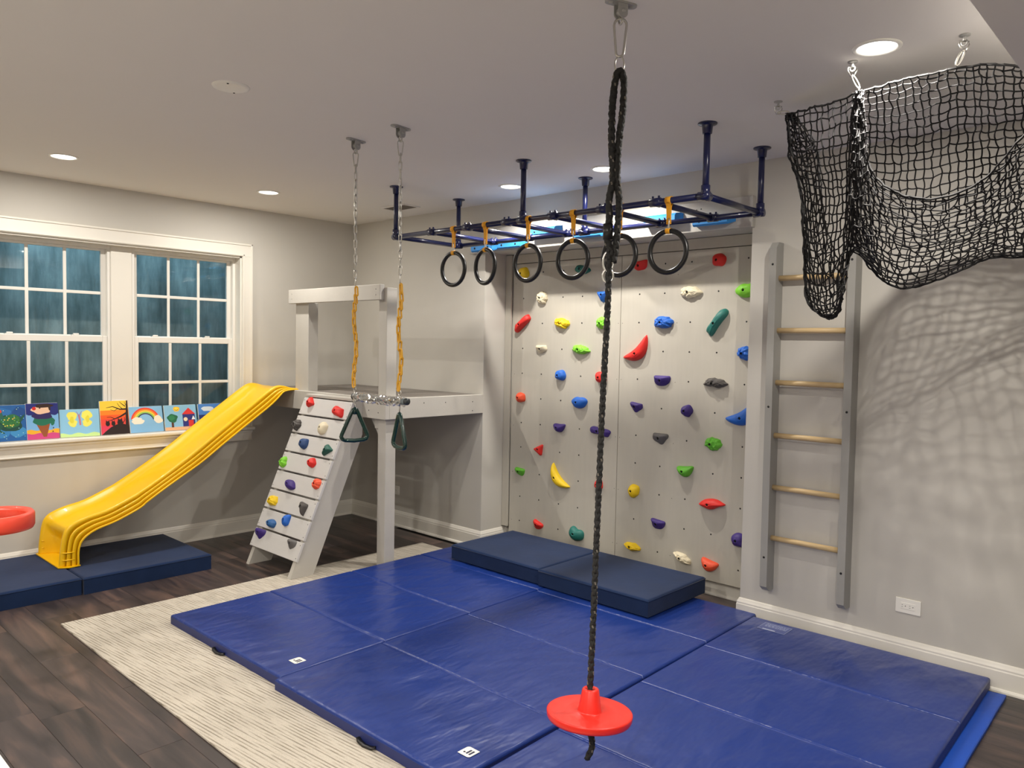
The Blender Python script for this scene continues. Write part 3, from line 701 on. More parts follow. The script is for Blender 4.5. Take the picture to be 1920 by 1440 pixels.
HC = {'yellow': (236, 200, 22), 'teal': (30, 108, 100), 'cream': (226, 216, 188), 'blue': (26, 98, 196), 'red': (220, 40, 34), 'lime': (126, 206, 52), 'orange': (232, 84, 50), 'purple': (62, 42, 122), 'green': (94, 176, 48), 'grey': (98, 96, 96), 'charcoal': (74, 70, 68), 'darkblue': (38, 70, 120), 'darkgreen': (24, 82, 70), 'steelblue': (40, 92, 150)}
def hmat(c): return pm('hold_' + c, HC[c], .55, var=.08, vs=25, bump=.25, bs=120, bd=.002)
def hold(idn, shape, w, h, d, color, rot, loc, u, v, n, label, group):
    rg = random.Random(idn * 13 + 5); nt, rad = 30, [0.16, .3, .45, .6, .74, .86, .94, 1.0]
    wob = [(rg.uniform(0, 6.28), rg.uniform(.02, .05)) for _ in range(4)]
    rocky = shape in ('rock', 'pinchr', 'bird')
    def bound(t):
        c, s_ = math.cos(t), math.sin(t)
        r = 1 + sum(a * math.sin((k + 2) * t + p) for k, (p, a) in enumerate(wob))
        if rocky: r += .05 * math.sin(7 * t + wob[0][0]) + .04 * math.sin(11 * t + wob[1][0])
        if shape == 'wedge':
            e = 1.0; x = c * r; y = s_ * r
            y = min(y, .0) * 1.1 + (.42 * (1 - max(0, abs(x) - .8) * 1.2) * min(1, s_ / .35) if s_ > 0 else 0)
            return x * (1.02 if s_ > 0 else (1 - .12 * s_ * s_)), y + .25
        if shape == 'tri':
            q = max(math.cos(t - a) for a in (PI / 2, PI / 2 + 2.09, PI / 2 - 2.09)); r = (.62 / max(.5, max(math.cos(t - a) for a in (-PI / 2, -PI / 2 + 2.09, -PI / 2 - 2.09)))) * 1.05
            return c * r, s_ * r
        if shape == 'heart':
            dd = ((t - PI / 2 + PI) % (2 * PI)) - PI
            r *= 1 - .26 * math.exp(-(dd / .38) ** 2); return c * r, s_ * r
        if shape == 'pill':
            r *= 1 - .22 * math.exp(-(abs(s_) - 1) ** 2 / .02 * 1.0) * .9
            sg = 1 if c > 0 else -1
            return sg * abs(c) ** .75 * r, (1 if s_ > 0 else -1) * abs(s_) ** .8 * r
        if shape in ('pinch', 'pinchr'):
            return (1 if c > 0 else -1) * abs(c) ** 1.15 * r, (1 if s_ > 0 else -1) * abs(s_) ** 1.35 * r
        if shape == 'crescent':
            x = (1 if c > 0 else -1) * abs(c) ** 1.0; y = (1 if s_ > 0 else -1) * abs(s_) ** 1.25
            return x, y * (1 + .3 * (s_ < 0))
        if shape == 'bird':
            r *= 1 - .3 * math.exp(-(((t + PI / 2 + .3 + PI) % (2 * PI)) - PI) ** 2 / .12) + .12 * math.cos(2 * t); return c * r, s_ * r
        return (1 if c > 0 else -1) * abs(c) ** .9 * r, (1 if s_ > 0 else -1) * abs(s_) ** .9 * r
    ca, sa = math.cos(math.radians(rot)), math.sin(math.radians(rot)); W2, H2 = w / 2, h / 2
    def place(x, y, z):
        if shape == 'crescent': y = y + (x / W2) ** 2 * W2 * .42 - W2 * .10
        return (x * ca - y * sa, x * sa + y * ca, z)
    rb = .0088; V = []; F = []
    bx, by = (-.12 * W2, -.05 * H2)
    def height(x, y, rho):
        hh = d * max(0, 1 - rho ** 2.6) ** .55
        if shape in ('wedge',): hh *= .62 + .5 * max(-1, min(1, y / H2))
        if rocky: hh *= 1 + .16 * noise.noise(Vector((x * 70 + idn, y * 70, idn))) * (1 - rho * .3) * 2
        else: hh *= 1 + .06 * noise.noise(Vector((x * 40 + idn, y * 40, idn)))
        return hh
    topc = height(bx, by, 0.1)
    for k in range(nt): a = 2 * PI * k / nt; V.append(place(bx + rb * math.cos(a), by + rb * math.sin(a), max(topc - .016, .004)))
    for k in range(nt): a = 2 * PI * k / nt; V.append(place(bx + rb * math.cos(a), by + rb * math.sin(a), topc))
    for rho in rad:
        for k in range(nt):
            a = 2 * PI * k / nt; X, Y = bound(a); X *= W2; Y *= H2
            x = bx + (X - bx) * rho; y = by + (Y - by) * rho
            if rho < .2:
                x, y = bx + rb * 1.5 * math.cos(a), by + rb * 1.5 * math.sin(a)
            V.append(place(x, y, height(x, y, rho) if rho < 1 else 0))
    m = 2 + len(rad)
    for i in range(m - 1):
        for k in range(nt): F.append((i * nt + k, (i + 1) * nt + k, (i + 1) * nt + (k + 1) % nt, i * nt + (k + 1) % nt)[::-1])
    mbh = MB(); mbh.add(V, F, 0, not rocky)
    me = mbh.mesh('hold', hmat(color)); bm = bmesh.new(); bm.from_mesh(me); bmesh.ops.recalc_face_normals(bm, faces=bm.faces); bm.to_mesh(me); bm.free()
    o = bpy.data.objects.new('climbing_hold', me); COL.objects.link(o)
    o.matrix_world = Matrix(((u.x, v.x, n.x, loc[0]), (u.y, v.y, n.y, loc[1]), (u.z, v.z, n.z, loc[2]), (0, 0, 0, 1)))
    tag(o, label, 'climbing hold', group)
    p = place(bx, by, 0)
    b = MB().lathe([(0, max(topc - .005, .005)), (rb * .98, max(topc - .005, .005)), (rb * .98, 0)], (p[0], p[1], 0), n=10)
    bo = b.build('bolt', darkm, o)
    return o
WL = {1: 'yellow round hold at top left of climbing wall, seen through the third ring', 2: 'dark teal hold at the top of the wall, seen through the fourth ring', 3: 'cream rough hold second row down at left, below the rings',
4: 'blue pointed hold half hidden by the swing rope, near the top', 5: 'red elongated diagonal hold at the left edge of the wall, upper part', 6: 'yellow rough-textured hold upper left, right of the red diagonal hold', 7: 'lime green rough hold beside the swing rope, upper wall',
8: 'cream half-moon hold on the left panel, below the rough cream one', 9: 'lime green wide pointed hold on the left panel', 10: 'small blue rounded hold at mid height of the left panel', 11: 'red round hold touching the swing rope at mid height',
12: 'orange round hold at the left edge of the wall, mid height', 13: 'blue two-lobed hold on the left panel, mid height', 14: 'small purple crescent hold opening upward on the left panel', 15: 'long purple pill-shaped hold crossing behind the swing rope',
16: 'red three-cornered hold on the lower left panel, above the yellow banana', 17: 'green half-moon hold at the left edge, lower wall', 18: 'yellow banana-shaped hold on the lower left panel', 19: 'small red hold beside the rope on the lower wall',
20: 'red half-moon hold at the bottom left above the foam pad', 21: 'teal two-lobed hold at the bottom left above the foam pad', 22: 'purple half-moon hold just right of the centre seam, mid height', 23: 'purple ball-like round hold on the right panel, mid height',
24: 'blue crescent hold cut off by the right pier', 25: 'grey bowl-shaped hold on the right panel below mid height', 26: 'green rough rounded hold on the right panel below mid height', 27: 'green crescent hold opening upward on the right panel',
28: 'yellow rounded hold right of the centre seam, lower wall', 29: 'long red pointed hold on the lower right panel', 30: 'purple half-moon hold on the lower right panel', 31: 'small yellow pointed hold at the bottom, right of the seam',
32: 'cream pointed tilted hold at the bottom of the right panel', 33: 'orange crescent hold at the bottom of the right panel', 34: 'purple round hold low beside the right pier', 35: 'red hold at the top right of the seam, behind the fifth ring',
36: 'red round hold at the top of the right panel', 37: 'cream wide rough hold at the upper right panel', 38: 'lime green two-lobed hold cut off by the right pier', 39: 'blue rough hold on the upper right panel', 40: 'long dark teal diagonal hold on the upper right panel',
41: 'red crescent hold just right of the seam, upper wall', 42: 'small blue hold cut off by the right pier, upper wall', 43: 'purple bowl-shaped hold on the right panel at mid height', 44: 'charcoal irregular hold on the right panel at mid height'}
U = Vector((0, -1, 0)); V3 = Vector((0, 0, 1)); N3 = Vector((-1, 0, 0))
for l in HOLDS.splitlines():
    a = l.split(); i = int(a[0])
    hold(i, a[6], float(a[3]) * 1.1, float(a[4]) * (1.32 if a[6] == 'wedge' else 1.12), float(a[5]), a[7], float(a[8]), (PX - .0005, float(a[1]), float(a[2])), U, V3, N3, WL[i], 'climbing wall holds')
RH = [(-.985, 1.150, .062, .072, .045, 'tri', 'red', 20, 'small red pointed hold on the top slat of the ramp, left'), (-1.365, 1.110, .108, .072, .045, 'pill', 'red', -12, 'red rounded hold on the top slat of the ramp, right'),
 (-.912, .980, .070, .075, .045, 'rock', 'charcoal', -20, 'dark grey rough hold on the second slat of the ramp'), (-1.255, .985, .080, .080, .045, 'blob', 'cream', 0, 'cream egg-shaped hold on the second slat of the ramp'),
 (-1.09, .862, .082, .070, .045, 'blob', 'darkblue', 0, 'dark blue rounded hold on the third slat of the ramp'), (-1.402, .848, .085, .070, .04, 'tri', 'darkgreen', 30, 'dark green three-cornered hold on the third slat of the ramp'),
 (-.915, .712, .060, .070, .04, 'rock', 'lime', 0, 'lime green hold on the fourth slat of the ramp, left end'), (-1.275, .747, .080, .060, .045, 'pinch', 'red', -10, 'red hold on the fourth slat of the ramp'),
 (-1.11, .576, .115, .060, .045, 'pinch', 'purple', -12, 'purple pointed oval hold on the fifth slat of the ramp'), (-1.42, .622, .065, .066, .04, 'rock', 'orange', 0, 'orange faceted hold on the fifth slat of the ramp'),
 (-.965, .446, .088, .066, .045, 'rock', 'yellow', 0, 'yellow hold on the sixth slat of the ramp'), (-1.368, .457, .095, .062, .045, 'tri', 'charcoal', -55, 'grey pointed ridged hold on the sixth slat of the ramp'),
 (-1.052, .303, .092, .056, .045, 'pinch', 'steelblue', 0, 'blue-grey pointed hold on the seventh slat of the ramp'), (-1.222, .352, .055, .076, .045, 'blob', 'blue', 0, 'bright blue upright oval hold on the seventh slat of the ramp'),
 (-.952, .222, .105, .070, .05, 'wedge', 'purple', 0, 'dark purple hold on the bottom slat of the ramp, left'), (-1.375, .224, .078, .066, .045, 'wedge', 'grey', 0, 'grey half-moon hold on the bottom slat of the ramp, right')]
for i, (y, z, w, h, d, sh, c, ro, lab) in enumerate(RH):
    k = round((1.19 - .0655 - z) / .1337); zz = z
    y -= .002; p = Vector((rp(zz), y, zz)) + nn * .0003
    hold(60 + i, sh, w * 1.2, h * (1.3 if sh == 'wedge' else 1.15), d * .85, c, ro, tuple(p), U, up, nn, lab, 'climbing ramp holds')

# ================================================================== HEADER BOARD AND BLUE BLOCKS
hb = empty('header_board', (-.02, -2.78, 2.32), 'pale grey painted board fixed above the alcove, carrying blue grip blocks', 'board')
wbuild(MB().box(-.040, -.001, -3.953, -1.592, 2.320, 2.500, c=.003), 'board', lumber, hb)
mb = MB()
for y, z in ((-3.62, 2.455), (-3.59, 2.452), (-2.72, 2.47), (-2.62, 2.35), (-3.05, 2.34), (-2.2, 2.46)): mb.lathe([(0, .0008), (.004, .0008), (.004, 0)], (-.040, y, z), n=8, M=Mx)
wbuild(mb, 'screw_holes', darkm, hb)['kind'] = 'stuff'
BB = [(-1.79, 2.352, 'sky blue grip block at the far left end of the header board'), (-2.075, 2.356, 'sky blue grip block second from the left, low on the header board'), (-2.40, 2.425, 'sky blue grip block set high, behind the third and fourth rings'),
      (-2.80, 2.375, 'sky blue grip block set low, in the middle of the header board'), (-3.365, 2.415, 'sky blue grip block set high, right of the swing rope'), (-3.715, 2.372, 'sky blue grip block at the right end of the header board')]
for y, z, lab in BB:
    t = empty('grip_block', (-.0405, y, z), lab, 'grip block', 'blue grip blocks on the header board')
    L_ = .135; prof = [(0, -.012), (-.052, -.030), (-.066, -.020), (-.066, .012), (-.05, .026), (0, .034)]
    V = []
    for s, q in ((-1, 0), (-1, 1), (1, 1), (1, 0)):
        for px, pz in prof:
            V.append((px, s * (L_ - (0 if q == 0 else 0) - (.02 if px < -.05 else 0)), pz))
    V = [(px, s * (L_ - (.022 if px < -.04 else 0)), pz) for s in (-1, 1) for px, pz in prof]
    m_ = len(prof); F = [(i, (i + 1) % m_, m_ + (i + 1) % m_, m_ + i) for i in range(m_)] + [tuple(range(m_ - 1, -1, -1)), tuple(range(m_, 2 * m_))]
    MB().add(V, F).build('block', blueblock, t, fixn=True)
    for s in (-.07, .07): MB().lathe([(0, .0675), (.008, .0675), (.008, .05)], (0, s, -.003), n=12, M=Mx).build('bolt', darkm, t)

# ================================================================== PIPE FRAME
PZ = 2.352; PXF, PXR = -.855, -.262; Y0, Y1 = -1.700, -4.105
pf = empty('monkey_bar_frame', (-.56, -2.9, PZ), 'navy pipe monkey bar frame hung from the ceiling on six drop pipes', 'monkey bars')
pr = .0165
for X in (PXF, PXR):
    for a, b in ((Y0, -2.903), (-2.903, Y1)): wbuild(MB().tube([(X, a, PZ), (X, b, PZ)], pr, 14), 'side_rail', pipem, pf)
for y in (Y0, -2.08, -2.425, -2.77, -3.135, -3.486, -3.823, Y1):
    wbuild(MB().tube([(PXF, y, PZ), (PXR, y, PZ)], pr, 14), 'rung', pipem, pf)
    if y in (Y0, Y1): continue
    for X in (PXF, PXR):
        mb = MB(); mb.tube([(X, y - .03, PZ), (X, y + .03, PZ)], .0225, 12); mb.tube([(X, y, PZ), (X + (.035 if X < -.5 else -.035), y, PZ)], .0215, 12)
        for s in (-.018, .018): mb.tube([(X, y + s, PZ), (X, y + s, PZ + .032)], .006, 8)
        wbuild(mb, 'pipe_fitting', pipem, pf)
for X in (PXF, PXR):
    for y in (Y0, -2.903, Y1):
        wbuild(MB().tube([(X, y, PZ), (X, y, H - .006)], pr, 14), 'drop_pipe', pipem, pf)
        wbuild(MB().lathe([(0, 0), (.046, 0), (.047, -.004), (.044, -.007), (.03, -.009), (.026, -.014), (.023, -.05), (.0165, -.052)], (X, y, H), n=24), 'ceiling_flange', pipem, pf)
        mb = MB(); e = .036
        mb.tube([(X, y, PZ - .004), (X, y, PZ + .05)], .0225, 12); mb.tube([(X, max(y - e, Y1 - .022), PZ), (X, min(y + e, Y0 + .022), PZ)], .0225, 12)
        if y in (Y0, Y1): mb.tube([(X, y, PZ), (X + (.036 if X < -.5 else -.036), y, PZ)], .0225, 12)
        mb.tube([(X, y, PZ), (X - .026, y, PZ)], .006, 8)
        wbuild(mb, 'pipe_fitting', pipem, pf)

# ---- carabiner path
def carab(L_, w1, w2, n=8):
    """closed loop in the (s,z) plane, hanging down from z=0 to -L"""
    top = arc(0, -w1, w1, 0, PI, n); bot = arc(0, -L_ + w2, w2, PI, 2 * PI, n); return top + bot
def to3(pts, c, d): return [(c[0] + d[0] * s, c[1] + d[1] * s, c[2] + z) for s, z in pts]
# ================================================================== GYM RINGS
RY = [-2.300, -2.592, -2.948, -3.288, -3.605, -3.903]
RLAB = ['black gym ring at the far left of the row of six', 'black gym ring second from the left, turned almost edge-on', 'black gym ring third from the left, in front of the yellow top hold', 'black gym ring fourth from the left, just left of the swing rope', 'black gym ring fifth from the left, half behind the swing rope', 'black gym ring at the right end of the row, nearest the camera']
for i, y in enumerate(RY):
    t = empty('gym_ring', (PXF, y, PZ), RLAB[i], 'gym ring', 'black gym rings hanging from the pipe frame')
    ra = PI / 2 + (-.18 if i == 1 else (.03, 0, -.02, .04, .0, .03)[i]); d = (math.cos(ra), math.sin(ra))
    zc = 2.096 - PZ; R0 = .104
    MB().tube([(d[0] * R0 * math.cos(a), d[1] * R0 * math.cos(a), zc + R0 * math.sin(a)) for a in [2 * PI * k / 40 for k in range(40)]], .0135, 12, closed=True).build('ring', blackm, t)
    # strap: loop round the pipe then a flat band
    mb = MB(); w = .0125; prof = [(-.0195 * math.cos(a), .0195 * math.sin(a)) for a in [PI * (-.25 + 1.5 * k / 14) for k in range(15)]]
    Rr = []
    for s in (-w, w): Rr.append([(-px, s, pz) for px, pz in prof])
    Rr = [[(px, s, pz) for px, pz in prof] for s in (-w * 1.25, w * 1.25)]
    mb.grid(Rr)
    for xo in (.0045, -.0045):
        mb.grid([[(xo * 2.4, -w * 1.3, -.012), (xo * 2.4, w * 1.3, -.012)], [(xo, -w, -.03), (xo, w, -.03)], [(xo * .6, -w * .95, -.075), (xo * .6, w * .95, -.075)], [(xo * .5, -w, -.118), (xo * .5, w, -.118)]], smooth=False)
    o = mb.build('strap', strapm, t); md = o.modifiers.new('thick', 'SOLIDIFY'); md.thickness = .003; md.offset = 0
    a2 = ra - .9; MB().tube(to3(carab(.074, .015, .010), (0, 0, -.088), (math.cos(a2), math.sin(a2))), .0031, 6, closed=True).build('carabiner', steel, t)
    MB().tube([(d[0] * R0 * math.cos(a), d[1] * R0 * math.cos(a), zc + R0 * math.sin(a)) for a in [PI / 2 - .12 + .24 * k / 5 for k in range(6)]], .0152, 12).build('ring_sleeve', strapm, t)

# ================================================================== CEILING SWING BRACKETS
def bracket(x, y, rot, label, s=1.):
    t = empty('swing_bracket', (x, y, H), label, 'ceiling bracket', 'steel swing brackets on the ceiling'); t.rotation_euler[2] = rot
    pts = [(p[0] * s, p[1] * s) for p in arc(.048, 0, .024, -PI / 2, PI / 2, 8) + arc(-.048, 0, .024, PI / 2, 1.5 * PI, 8)]
    MB().prism(pts, -.007 * s, 0).build('mounting_plate', galv, t)
    for q in (-1, 1):
        pts = [(-.022, 0), (.022, 0), (.022, -.03)] + arc(0, -.034, .0225, -.2, -PI + .2, 8) + [(-.022, -.03)]
        M = Matrix(((s, 0, 0, 0), (0, 0, s, q * .0155 * s), (0, s, 0, -.006 * s), (0, 0, 0, 1)))
        MB().prism(pts, -.002, .002, M=M).build('cheek', galv, t, fixn=True)
        MB().lathe([(0, .004), (.008, .004), (.009, 0), (.009, -.004)], (.047 * s * q, 0, -.008 * s), n=6, M=Matrix.Rotation(PI, 4, 'X')).build('lag_screw', galv, t)
    MB().tube([(0, -.024 * s, -.036 * s), (0, .024 * s, -.036 * s)], .008 * s, 6).build('pivot_bolt', galv, t)
    MB().tube([(0, -.0125 * s, -.036 * s), (0, .0125 * s, -.036 * s)], .017 * s, 16).build('bushing', galv, t)
    MB().tube([(0, .0115 * s * math.cos(a), (-.068 + .016 * math.sin(a)) * s) for a in [2 * PI * k / 20 for k in range(20)]], .0042 * s, 8, closed=True).build('eye', steel, t)
    return t
bracket(-1.765, -2.504, .12, 'grey swing bracket on the ceiling, holding the left trapeze chain', .88)
bracket(-1.765, -2.888, .12, 'grey swing bracket on the ceiling, holding the right trapeze chain', .88)
bracket(-2.2, -4.543, -.35, 'large grey swing bracket on the ceiling at top centre, holding the disc swing', .80)

# ================================================================== TRAPEZE
tr = empty('trapeze_swing', (-1.765, -2.70, 1.31), 'trapeze bar swing on silver and yellow chains with green triangle handles', 'swing')
def linkmesh(L_, w, r, m, name):
    pts = [(math.cos(a) * w, (L_ if math.sin(a) >= 0 else -L_) + math.sin(a) * w) for a in [2 * PI * k / 16 + .01 for k in range(16)]]
    return MB().tube([(p[0], 0, p[1]) for p in pts], r, 6, closed=True).mesh(name, m)
LM = linkmesh(.0165, .0072, .0031, steel, 'chain_link'); LY = linkmesh(.0165, .0088, .0052, ychain, 'coated_link')
base = Vector(wloc(tr))
rg = random.Random(9)
for y0, y1 in ((-2.504, -2.515), (-2.888, -2.905)):
    pos = lambda z: Vector((-1.765, y0 + (y1 - y0) * (2.6 - z) / 1.3, z)) - base
    a0 = rg.uniform(0, 3)
    MB().tube(to3(carab(.078, .014, .0085), tuple(pos(2.634)), (.86, -.5)), .0032, 8, closed=True).build('carabiner', steel, tr)
    z = 2.545; k = 0
    while z > 1.905:
        o = bpy.data.objects.new('chain_link', LM); COL.objects.link(o); o.parent = tr; o.location = pos(z); o.rotation_euler = (0, 0, a0 + k * PI / 2 + k * .09); z -= .0405; k += 1
    k = 0; z = 1.885
    while z > 1.385:
        o = bpy.data.objects.new('coated_link', LY); COL.objects.link(o); o.parent = tr
        p = pos(z); p.y += .012 * math.sin(k * .8 + y0 * 3); o.location = p; o.rotation_euler = (.1 * math.sin(k * 1.3), .05 * math.cos(k), a0 + k * PI / 2 + .4); z -= .0415; k += 1
    q = pos(1.352)
    MB().tube([(q.x, q.y + .011 * math.cos(a), q.z + .013 * math.sin(a)) for a in [2 * PI * j / 16 for j in range(16)]], .003, 6, closed=True).build('eye_bolt', steel, tr)
    MB().tube([(q.x, q.y, q.z - .012), (q.x, q.y, q.z - .075)], .0035, 8).build('bolt', steel, tr)
    q = pos(1.272)
    MB().tube([(q.x + .009 * math.cos(a), q.y + .009 * math.cos(a), q.z + .016 * math.sin(a)) for a in [2 * PI * j / 16 for j in range(16)]], .003, 6, closed=True).build('quick_link', steel, tr)
MB().tube([(0, .19, .004), (0, -.262, .0)], .0165, 18).build('bar', pm('grey_foam_grip', (112, 122, 124), .45), tr)
for yy, m in ((.19, blackm), (-.262, blackm)): MB().tube([(0, yy - .007, .002), (0, yy + .007, .002)], .018, 18).build('end_cap', pm('dark_end_cap', (52, 58, 60), .4), tr)
Rr = []
for i in range(49):
    y = .18 - .42 * i / 48; row = []
    for k in range(25):
        a = 2 * PI * k / 24; rr = .019 + .0055 * abs(noise.noise(Vector((i * .33, math.cos(a) * 1.6, math.sin(a) * 1.6)))) * 2.2
        if math.sin(a) < -.55: rr += .009 * max(0, noise.noise(Vector((i * .25, 3, 0))) + .25)
        row.append((rr * math.cos(a), y, rr * math.sin(a)))
    Rr.append(row)
MB().grid(Rr, smooth=False).build('plastic_wrap', film, tr)
rv = Vector((.684, -.729, 0)).normalized()
for y, ang in ((-2.515, .5), (-2.905, -1.0)):
    d = Matrix.Rotation(ang, 3, 'Z') @ rv; q = Vector((-1.765, y, 1.245)) - base
    P = [(0, 0), (.010, -.006), (.020, -.025), (.072, -.142), (.0735, -.155), (.066, -.166), (.052, -.172), (0, -.176)]
    P = P + [(-a, b) for a, b in P[::-1][1:-1]]
    MB().tube([(q.x + d.x * a, q.y + d.y * a, q.z + b) for a, b in P], .0112, 10, closed=True).build('triangle_handle', greenh, tr)
    MB().tube([(q.x - d.x * .0, q.y, q.z + .004), (q.x, q.y, q.z - .030)], .0125, 10).build('handle_top', greenh, tr)

# ================================================================== DISC SWING
ds = empty('disc_swing', (-2.2, -4.543, 2.63), 'red disc swing on a braided black rope hanging in the foreground', 'swing')
b0 = Vector((-2.2, -4.543, 2.63))
rh = Vector((.684, -.729, 0)).normalized()
def sp(s, z): return Vector((-2.2, -4.543, 0)) + rh * s + Vector((0, 0, z)) - b0
MB().tube(to3(carab(.118, .020, .012), tuple(sp(0, 2.650)), (.64, -.76)), .0044, 8, closed=True).build('carabiner', steel, ds)
MB().tube([tuple(sp(.0145 * math.cos(a), 2.508 + .026 * math.sin(a))) for a in [2 * PI * k / 24 for k in range(24)]], .0030, 8, closed=True).build('steel_ring', steel, ds)
def crp(P, n):
    out = []
    for i in range(n + 1): out.append(Vector(cr1(P, i / n * (len(P) - 1))))
    return out
def braid(path, R0, pitch, name, strands=4, seg=.006):
    """braided rope: strands winding round the path"""
    P = [Vector(p) for p in path]; L = [0]
    for a, b in zip(P, P[1:]): L.append(L[-1] + (b - a).length)
    n = max(8, int(L[-1] / seg)); pts = []; j = 0
    for i in range(n + 1):
        s = L[-1] * i / n
        while j < len(L) - 2 and L[j + 1] < s: j += 1
        t = (s - L[j]) / max(1e-9, L[j + 1] - L[j]); pts.append((P[j].lerp(P[j + 1], t), s))
    mbr = MB()
    for k in range(strands):
        Q = []
        for i, (p, s) in enumerate(pts):
            T = (pts[min(i + 1, n)][0] - pts[max(i - 1, 0)][0]).normalized(); u = Vector((T.y, -T.x, 0)); u = u.normalized() if u.length > .05 else Vector((1, 0, 0)); w = T.cross(u); u = w.cross(T)
            a = (1 if k % 2 else -1) * 2 * PI * s / pitch + 2 * PI * k / strands
            rad = R0 * .38 * (1 + .16 * math.cos(2 * a * 1.0 + k))
            Q.append(p + (u * math.cos(a) + w * math.sin(a)) * rad)
        mbr.tube(Q, R0 * .66, 5, mi=0)
    o = mbr.build(name, ropem2, ds)
    # pale flecks woven on the surface
    mf = MB(); rg_ = random.Random(4)
    for i in range(3, n - 3, 2):
        if rg_.random() < .95:
            p, s = pts[i]; T = (pts[i + 1][0] - pts[i - 1][0]).normalized(); a = rg_.uniform(0, 6.28); u = Vector((math.cos(a), math.sin(a), 0)); u = (u - T * u.dot(T)).normalized(); w = T.cross(u)
            c = p + u * R0 * 1.03
            q = [c - T * .0042 - w * .0012, c + T * .0042 - w * .0036, c + T * .0046 + w * .0012, c - T * .0038 + w * .0036]
            mf.add(q + [x - u * .003 for x in q], [(0, 1, 2, 3), (7, 6, 5, 4), (0, 4, 5, 1), (1, 5, 6, 2), (2, 6, 7, 3), (3, 7, 4, 0)])
    fo = mf.build('fleck', fleck, o); fo['kind'] = 'stuff'
    return o
loop = [sp(-.006, 1.90), sp(-.026, 1.96), sp(-.020, 2.02), sp(-.022, 2.08), sp(-.012, 2.15), sp(-.018, 2.25), sp(-.020, 2.35), sp(-.015, 2.43), sp(-.007, 2.478), sp(.002, 2.488), sp(.012, 2.475), sp(.016, 2.44), sp(.014, 2.36), sp(.004, 2.26), sp(.001, 2.15), sp(.010, 2.08), sp(.008, 2.0), sp(.004, 1.94), sp(-.004, 1.88)]
braid(crp([tuple(p) for p in loop], 120), .0118, .05, 'rope_loop')
main = [sp(-.018, 1.93), sp(-.018, 1.86), sp(-.019, 1.70), sp(-.027, 1.433), sp(-.032, 1.171), sp(-.037, .905), sp(-.041, .673), sp(-.045, .475), sp(-.044, .36), sp(-.034, .29), sp(-.036, .268), sp(-.049, .232)]
braid(crp([tuple(p) for p in main], 160), .0108, .05, 'rope')
MB().tube([tuple(sp(-.0235, 2.003)), tuple(sp(-.0235, 1.953))], .0158, 14).build('adjuster_sleeve', blackm, ds)
for c, h in ((1.882, .032), (1.836, .022)):
    MB().tube([tuple(sp(-.020 + .0165 * math.cos(a), c + h * math.sin(a))) for a in [2 * PI * k / 24 for k in range(24)]], .0040, 8, closed=True, up0=None).build('figure_eight_ring', pm('bright_steel', (225, 225, 222), .25, metal=.8), ds)
dc = sp(-.045, .392)
tilt = Matrix.Rotation(-.035, 4, rh) @ Matrix.Rotation(.05, 4, 'Y')
MB().lathe([(0, -.024), (.06, -.024), (.128, -.023), (.138, -.019), (.1415, -.012), (.1430, .001), (.1425, .004), (.1405, .006), (.137, .0065), (.09, .0050), (.0425, .005), (.0395, .0065), (.0385, .010), (.028, .076), (.025, .080), (.018, .080), (.0135, .076), (.0115, .060), (.0115, .02), (0, .02)], tuple(dc), n=64, M=tilt).build('disc_seat', redp, ds)

# ================================================================== WALL LADDER
wl = empty('wall_ladder', (-.045, -4.32, .235), 'grey wooden wall ladder with pale dowel rungs, right of the climbing wall', 'ladder')
for yt, yb in ((-4.108, -4.118), (-4.540, -4.548)):
    ztop = 2.215; zb = .232; c = .036; D = .092
    prof = [(0, zb), (-D + c, zb), (-D, zb + c * .8), (-D, ztop - c), (-D + c * .9, ztop), (0, ztop)]
    V = []
    for s in (-1, 1):
        for x, z in prof:
            y = yb + (yt - yb) * (z - zb) / (ztop - zb); V.append((x, y + s * .0205, z))
    m_ = 6; F = [(i, (i + 1) % m_, m_ + (i + 1) % m_, m_ + i) for i in range(m_)] + [tuple(range(m_ - 1, -1, -1)), tuple(range(m_, 2 * m_))]
    wbuild(MB().add(V, F), 'rail', ladm, wl, fixn=True)
    for z in (2.09, 1.29, .43):
        y = yb + (yt - yb) * (z - zb) / (ztop - zb)
        wbuild(MB().lathe([(0, .0008), (.0065, .0008), (.0065, 0)], (-D, y, z), n=10, M=Mx), 'bolt', darkm, wl)
for z in (.538, .829, 1.126, 1.426, 1.72, 2.014):
    wbuild(MB().tube([(-.045, -4.13, z), (-.045, -4.525, z)], .0155, 14), 'rung', dowel, wl)

